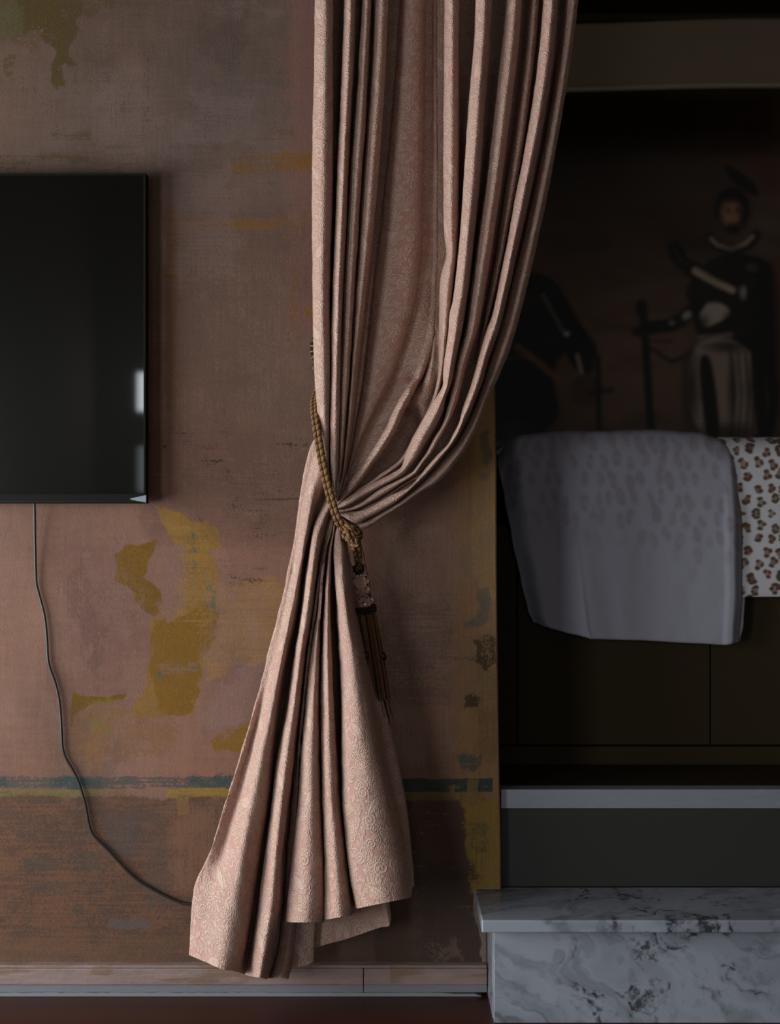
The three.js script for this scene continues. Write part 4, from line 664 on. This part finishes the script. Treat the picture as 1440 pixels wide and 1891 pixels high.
{
  const t = thing('folded_sheet', 'plain white sheet with faint spots showing through draped left of the leopard bedspread', 'sheet');
  const c = document.createElement('canvas'); c.width = 1024; c.height = 1024; const g = c.getContext('2d'); g.fillStyle = '#8b8891'; g.fillRect(0, 0, 1024, 1024); g.filter = 'blur(5px)';
  spots(1024, 1024, 60, 40, (x, y, r) => { const lim = 800 + 40 * Math.sin(x * 0.012) + (x > 780 ? 90 : 0) - (x < 240 ? 90 : 0), f = smooth(lim, lim - 220, y) * smooth(60, 260, y); if (f > 0.04 && r() < 0.94) rosette(g, x, y, 21 + 9 * r(), r, `rgba(96,82,86,${0.2 * f})`, `rgba(110,96,100,${0.3 * f})`); });
  const map = new THREE.CanvasTexture(c); map.colorSpace = THREE.SRGBColorSpace; map.flipY = true;
  const m = std({ map, bumpMap: weave, bumpScale: 0.0012, roughness: 0.92 });
  const topY = [[0, 838], [0.035, 814], [0.1, 803], [0.3, 794.5], [0.55, 793.5], [0.75, 795], [0.86, 799], [0.93, 809], [0.97, 819], [1, 838]], hemY = [[0, 1150], [0.06, 1158], [0.2, 1172], [0.29, 1180], [0.5, 1182], [0.8, 1188], [0.93, 1191], [1, 1187]];
  const leftX = [[0, 918], [0.05, 918], [0.25, 930], [0.5, 944], [0.75, 961], [0.93, 974], [1, 984]], rightX = [[0, 1356], [0.1, 1364], [0.4, 1370], [0.75, 1370], [1, 1364]];
  const zf = -0.236;
  part('cloth', sheet((u, v) => {
    const f = 0.34;                                                    // share of the sheet that lies on top of the bed
    if (v < f) { const k = v / f, p = P(lerp(leftX[0][1], rightX[0][1], u), pick(topY, u), zf - 0.05); const back = 0.55 * (1 - k); return new THREE.Vector3(p.x, p.y - 0.012 * (1 - k) + 0.004 * (fbm(u * 8, k * 6, 3) - 0.5) * k, p.z - back - 0.05 * 0); }
    const w = (v - f) / (1 - f), px = lerp(pick(leftX, w), pick(rightX, w), u), y0 = pick(topY, u), y1 = pick(hemY, u), py = lerp(y0, y1, w);
    const roll = 1 - Math.sqrt(Math.max(0, 1 - (1 - Math.min(1, w / 0.16)) ** 2)), side = 0.035 * (1 - smooth(0, 0.09, u)) + 0.02 * smooth(0.965, 1, u);
    const folds = 0.010 * smooth(0.1, 0.5, w) * Math.sin(u * 23 + 1.4 * fbm(u * 4, w * 2, 2)) * (1 - smooth(0.16, 0.5, u)) + 0.004 * Math.exp(-(((u - 0.275) / 0.012) ** 2)) * smooth(0.3, 0.9, w) + 0.007 * smooth(0.92, 0.945, u) * smooth(0.1, 0.4, w) + 0.009 * (fbm(u * 5, w * 4 + 3, 3) - 0.5);
    return P(px, py, zf - 0.05 * roll - side + folds);
  }, 150, 130, (u, v) => [u, 1 - v * 1.0]), m, t);
  const hp = [[1362, 1186, zf - 0.012], [1367, 1150, zf - 0.014], [1373, 1115, zf - 0.016], [1376, 1092, zf - 0.014]];
  part('tucked_corner', sheet((u, v) => P(lerp(1340, pick([[0, 1377], [0.7, 1373], [1, 1366]], v), u), lerp(1080, 1186, v), zf - 0.011 - 0.004 * u), 10, 16, () => [0.9, 0.1]), m, t);
}

// ---------------------------------------------------------------- dark oil painting and fabric valance
{
  const t = thing('oil_painting', 'large dim oil painting of men in armour on the wall behind the bed', 'painting');
  const PZ = -1.775, X0 = 0.14, X1 = 1.93, Y0 = 0.98, Y1 = 2.4, c = document.createElement('canvas'); c.width = 1536; c.height = 1218; const g = c.getContext('2d'), r = rng(77);
  const s = FOCAL / (EYE_Z - PZ), k = c.width / ((X1 - X0) * s);                           // from the picture's own metres to the canvas
  g.setTransform(k, 0, 0, k, -(720 + X0 * s) * k, -(945.5 - (Y1 - EYE_Y) * s) * k);
  const GAIN = 1.15, col = (a, b, d, al = 1) => `rgba(${Math.min(255, a * GAIN)},${Math.min(255, b * GAIN)},${Math.min(255, d * GAIN)},${al})`;
  g.fillStyle = col(84, 62, 44); g.fillRect(700, -100, 1400, 1200);
  const blob = (x, y, rx, ry, cc, a = 0, soft = 0.5) => { g.save(); g.translate(x, y); g.rotate(a); g.scale(1, ry / rx); const q = g.createRadialGradient(0, 0, rx * (1 - soft), 0, 0, rx); q.addColorStop(0, cc); q.addColorStop(1, cc.replace(/[\d.]+\)$/, '0)')); g.fillStyle = q; g.beginPath(); g.arc(0, 0, rx, 0, 7); g.fill(); g.restore(); };
  const shape = (pts, cc) => { g.fillStyle = cc; g.beginPath(); pts.forEach(([x, y], i) => { const [nx, ny] = pts[(i + 1) % pts.length], mx = (x + nx) / 2, my = (y + ny) / 2; i ? g.quadraticCurveTo(x, y, mx, my) : g.moveTo(mx, my); }); g.quadraticCurveTo(pts[0][0], pts[0][1], (pts[0][0] + pts[1][0]) / 2, (pts[0][1] + pts[1][1]) / 2); g.fill(); };
  const brush = (pts, w, cc) => { g.strokeStyle = cc; g.lineWidth = w; g.lineCap = 'round'; g.lineJoin = 'round'; g.beginPath(); pts.forEach(([x, y], i) => (i ? g.lineTo(x, y) : g.moveTo(x, y))); g.stroke(); };
  g.filter = 'blur(3.5px)';
  blob(1000, 250, 420, 200, col(48, 38, 18, 0.95), 0, 0.9); blob(1180, 660, 320, 220, col(130, 94, 72, 0.85), 0, 0.9); blob(1420, 400, 120, 160, col(116, 88, 70, 0.8), 0, 0.9); blob(1240, 420, 110, 60, col(70, 32, 22, 0.7), 0, 0.9);
  blob(1390, 290, 70, 60, col(86, 54, 34, 0.7), 0.4, 0.9); blob(1420, 320, 50, 60, col(90, 48, 34, 0.5), 0, 0.9); blob(1100, 320, 90, 30, col(64, 34, 22, 0.6), 0.1, 0.9);
  for (let i = 0; i < 160; i++) blob(920 + r() * 520, 200 + r() * 600, 20 + r() * 50, 8 + r() * 16, r() < 0.5 ? col(92, 64, 50, 0.1) : col(30, 22, 16, 0.14), (r() - 0.5) * 0.8, 0.9);
  const ink = col(24, 20, 15), ink2 = col(34, 26, 20);
  // man at the left in dark armour, turned away, arm hanging
  shape([[880, 520], [960, 500], [1010, 506], [1040, 540], [1052, 590], [1060, 640], [1030, 660], [1020, 700], [1040, 790], [900, 830], [860, 700]], ink);
  shape([[990, 510], [1030, 520], [1060, 580], [1084, 616], [1104, 640], [1098, 690], [1064, 690], [1040, 640], [1010, 590]], ink);
  for (let i = 0; i < 9; i++) blob(1003 + i * 5, 546 + i * 9, 5, 5, col(220, 206, 188, 0.8), 0, 0.7);
  blob(1047, 616, 7, 6, col(250, 240, 226, 0.9)); brush([[1066, 655], [1074, 690]], 9, col(200, 180, 160, 0.8)); brush([[1095, 660], [1098, 690]], 5, col(80, 66, 56, 0.8));
  brush([[955, 640], [1000, 674], [1030, 700]], 14, col(132, 88, 54, 0.8)); brush([[925, 668], [960, 658], [985, 662]], 3, col(120, 112, 104, 0.7));
  shape([[1060, 690], [1100, 690], [1120, 720], [1090, 760], [1050, 740]], col(82, 54, 40, 0.9)); brush([[1104, 660], [1106, 800]], 8, ink); brush([[1088, 726], [1130, 720]], 6, ink);
  blob(950, 800, 46, 34, col(60, 66, 76, 0.55), 0, 0.9);
  // man at the right: breastplate, ruff, raised hand, striped breeches, cape
  shape([[1400, 470], [1440, 500], [1440, 820], [1380, 820], [1360, 700], [1350, 560], [1370, 480]], ink); brush([[1432, 480], [1440, 700]], 16, col(110, 50, 30, 0.5));
  shape([[1300, 480], [1360, 462], [1410, 480], [1400, 580], [1366, 640], [1290, 636], [1276, 560], [1262, 540]], ink2);
  blob(1352, 386, 38, 46, ink, 0, 0.3); blob(1350, 394, 27, 37, col(190, 132, 100, 0.95), 0, 0.55); blob(1345, 388, 5, 4, ink, 0, 0.6); blob(1362, 388, 5, 4, ink, 0, 0.6); brush([[1346, 414], [1362, 414]], 3, col(40, 24, 18, 0.9)); blob(1352, 424, 16, 10, col(40, 26, 18, 0.8));
  brush([[1310, 436], [1322, 452], [1350, 464], [1382, 452], [1396, 434]], 18, ink2); brush([[1312, 440], [1324, 452], [1350, 460], [1376, 450], [1390, 436]], 8, col(226, 192, 168, 0.85));
  shape([[1230, 452], [1244, 444], [1262, 456], [1270, 480], [1290, 494], [1280, 510], [1256, 498], [1236, 478]], ink); brush([[1240, 456], [1262, 486]], 5, col(84, 52, 38, 0.8));
  brush([[1276, 496], [1320, 524], [1366, 552]], 32, ink2); brush([[1284, 500], [1322, 522], [1352, 536]], 15, col(232, 196, 168, 0.9)); blob(1372, 540, 9, 18, col(210, 192, 176, 0.8)); blob(1388, 494, 16, 12, col(96, 78, 66, 0.8));
  shape([[1294, 560], [1330, 556], [1352, 574], [1340, 592], [1304, 612], [1290, 590]], col(232, 198, 170, 0.9)); brush([[1290, 616], [1350, 588]], 6, ink);
  brush([[1290, 560], [1260, 590], [1240, 600], [1196, 606]], 24, ink); blob(1268, 582, 14, 10, col(220, 204, 190, 0.9), -0.7); blob(1240, 596, 8, 6, col(200, 184, 170, 0.8)); brush([[1200, 628], [1240, 630]], 6, col(64, 48, 38, 0.9));
  brush([[1184, 560], [1190, 610], [1196, 700], [1202, 800]], 14, ink); blob(1184, 570, 12, 18, ink); blob(1180, 612, 18, 12, ink); brush([[1196, 640], [1240, 668], [1280, 650]], 5, ink2);
  shape([[1290, 624], [1350, 620], [1400, 660], [1420, 720], [1410, 812], [1300, 812], [1270, 760], [1266, 680]], col(196, 168, 148, 0.92));
  for (let y = 636; y < 812; y += 9) brush([[1270, y], [1310, y + 3], [1350, y]], 2.4, col(90, 76, 66, 0.8));
  for (let x = 1350; x < 1415; x += 13) brush([[x, 650], [x + 6, 730], [x, 810]], 5, col(70, 58, 50, 0.8));
  shape([[1290, 660], [1306, 652], [1316, 680], [1326, 760], [1330, 820], [1306, 820], [1296, 740]], ink); brush([[1294, 622], [1350, 618]], 9, col(210, 182, 160, 0.7));
  shape([[1385, 620], [1412, 660], [1420, 820], [1400, 820], [1392, 720]], ink); shape([[1332, 300], [1360, 312], [1396, 340], [1402, 366], [1384, 358], [1344, 330]], ink2);
  g.filter = 'blur(6px)';
  const shade = (x, y, rx, ry, a = 0, o = 0.75) => blob(x, y, rx, ry, col(26, 20, 15, o), a, 0.85);
  shade(1274, 720, 20, 100); shade(1400, 720, 26, 100); shade(1352, 720, 10, 90); shade(1345, 640, 60, 14); shade(1350, 800, 90, 26); shade(1296, 598, 16, 22, 0.4); shade(1346, 590, 14, 20); shade(1318, 612, 30, 8, -0.4); shade(1330, 540, 60, 6, 0.5, 0.6); shade(1310, 508, 40, 5, 0.5, 0.5); shade(1352, 458, 24, 6, 0, 0.6);
  for (const [x, y, l] of [[1300, 530, 10], [1322, 478, 12], [1390, 520, 12], [1400, 560, 9], [1276, 560, 9], [1256, 594, 8], [1020, 530, 8], [1088, 640, 8], [1040, 600, 7]]) blob(x, y, l, l * 0.5, col(150, 124, 104, 0.35), 0.5, 0.9);
  shade(1352, 362, 36, 16); shade(1372, 400, 10, 26, 0, 0.6); shade(1343, 389, 6, 4); shade(1361, 389, 6, 4); shade(1353, 400, 3, 9, 0, 0.4); shade(1354, 424, 20, 12, 0, 0.8);
  for (let i = 0; i < 60; i++) blob(920 + r() * 520, 420 + r() * 400, 30 + r() * 60, 6 + r() * 12, r() < 0.5 ? col(120, 84, 62, 0.1) : col(30, 22, 16, 0.16), (r() - 0.5) * 0.5, 0.9);
  g.filter = 'none';
  const map = new THREE.CanvasTexture(c); map.colorSpace = THREE.SRGBColorSpace;
  const front = new THREE.PlaneGeometry(X1 - X0, Y1 - Y0).translate((X0 + X1) / 2, (Y0 + Y1) / 2, PZ);
  part('canvas', front, std({ map, roughness: 0.6 }), t);
  part('stretcher', [box(X0, X1, Y0, Y0 + 0.05, PZ - 0.044, PZ - 0.002), box(X0, X1, Y1 - 0.05, Y1, PZ - 0.044, PZ - 0.002), box(X0, X0 + 0.05, Y0, Y1, PZ - 0.044, PZ - 0.002), box(X1 - 0.05, X1, Y0, Y1, PZ - 0.044, PZ - 0.002)], blackWood, t);
}
{
  const t = thing('valance', 'plain brown fabric valance stretched across the top of the alcove', 'valance');
  const m = std({ color: rgb(0.28, 0.21, 0.13), roughness: 0.9, bumpMap: weave, bumpScale: 0.001 }), zz = -1.0;
  const body = sheet((u, v) => { const px = lerp(905, 1600, u), top = 43 - 8 * u + 3 * Math.sin(u * 7), bot = 161 - 9 * u + 2 * Math.sin(u * 6 + 1); return P(px, lerp(top, bot, v), zz + 0.01 * Math.sin(u * 9 + v * 1.2) + 0.012 * (fbm(u * 6, v * 2, 3) - 0.5)); }, 80, 20, (u, v) => [u, v]);
  part('cloth', body, m, t);
  const hem = []; for (let i = 0; i <= 60; i++) { const u = i / 60; hem.push(P(lerp(905, 1600, u), 165.5 - 9 * u + 2 * Math.sin(u * 6 + 1), zz + 0.008 + 0.01 * Math.sin(u * 9 + 1.2))); }
  part('hem', tube(new THREE.CatmullRomCurve3(hem), 160, 0.0075, 10), std({ color: rgb(0.4, 0.32, 0.24), roughness: 0.85 }), t);
  const a = P(905, 40, zz), b = P(1600, 36, zz);
  part('batten', box(0.121, 1.949, a.y - 0.008, a.y + 0.02, zz - 0.075, zz - 0.045), blackWood, t);
}

renderer.render(scene, camera);
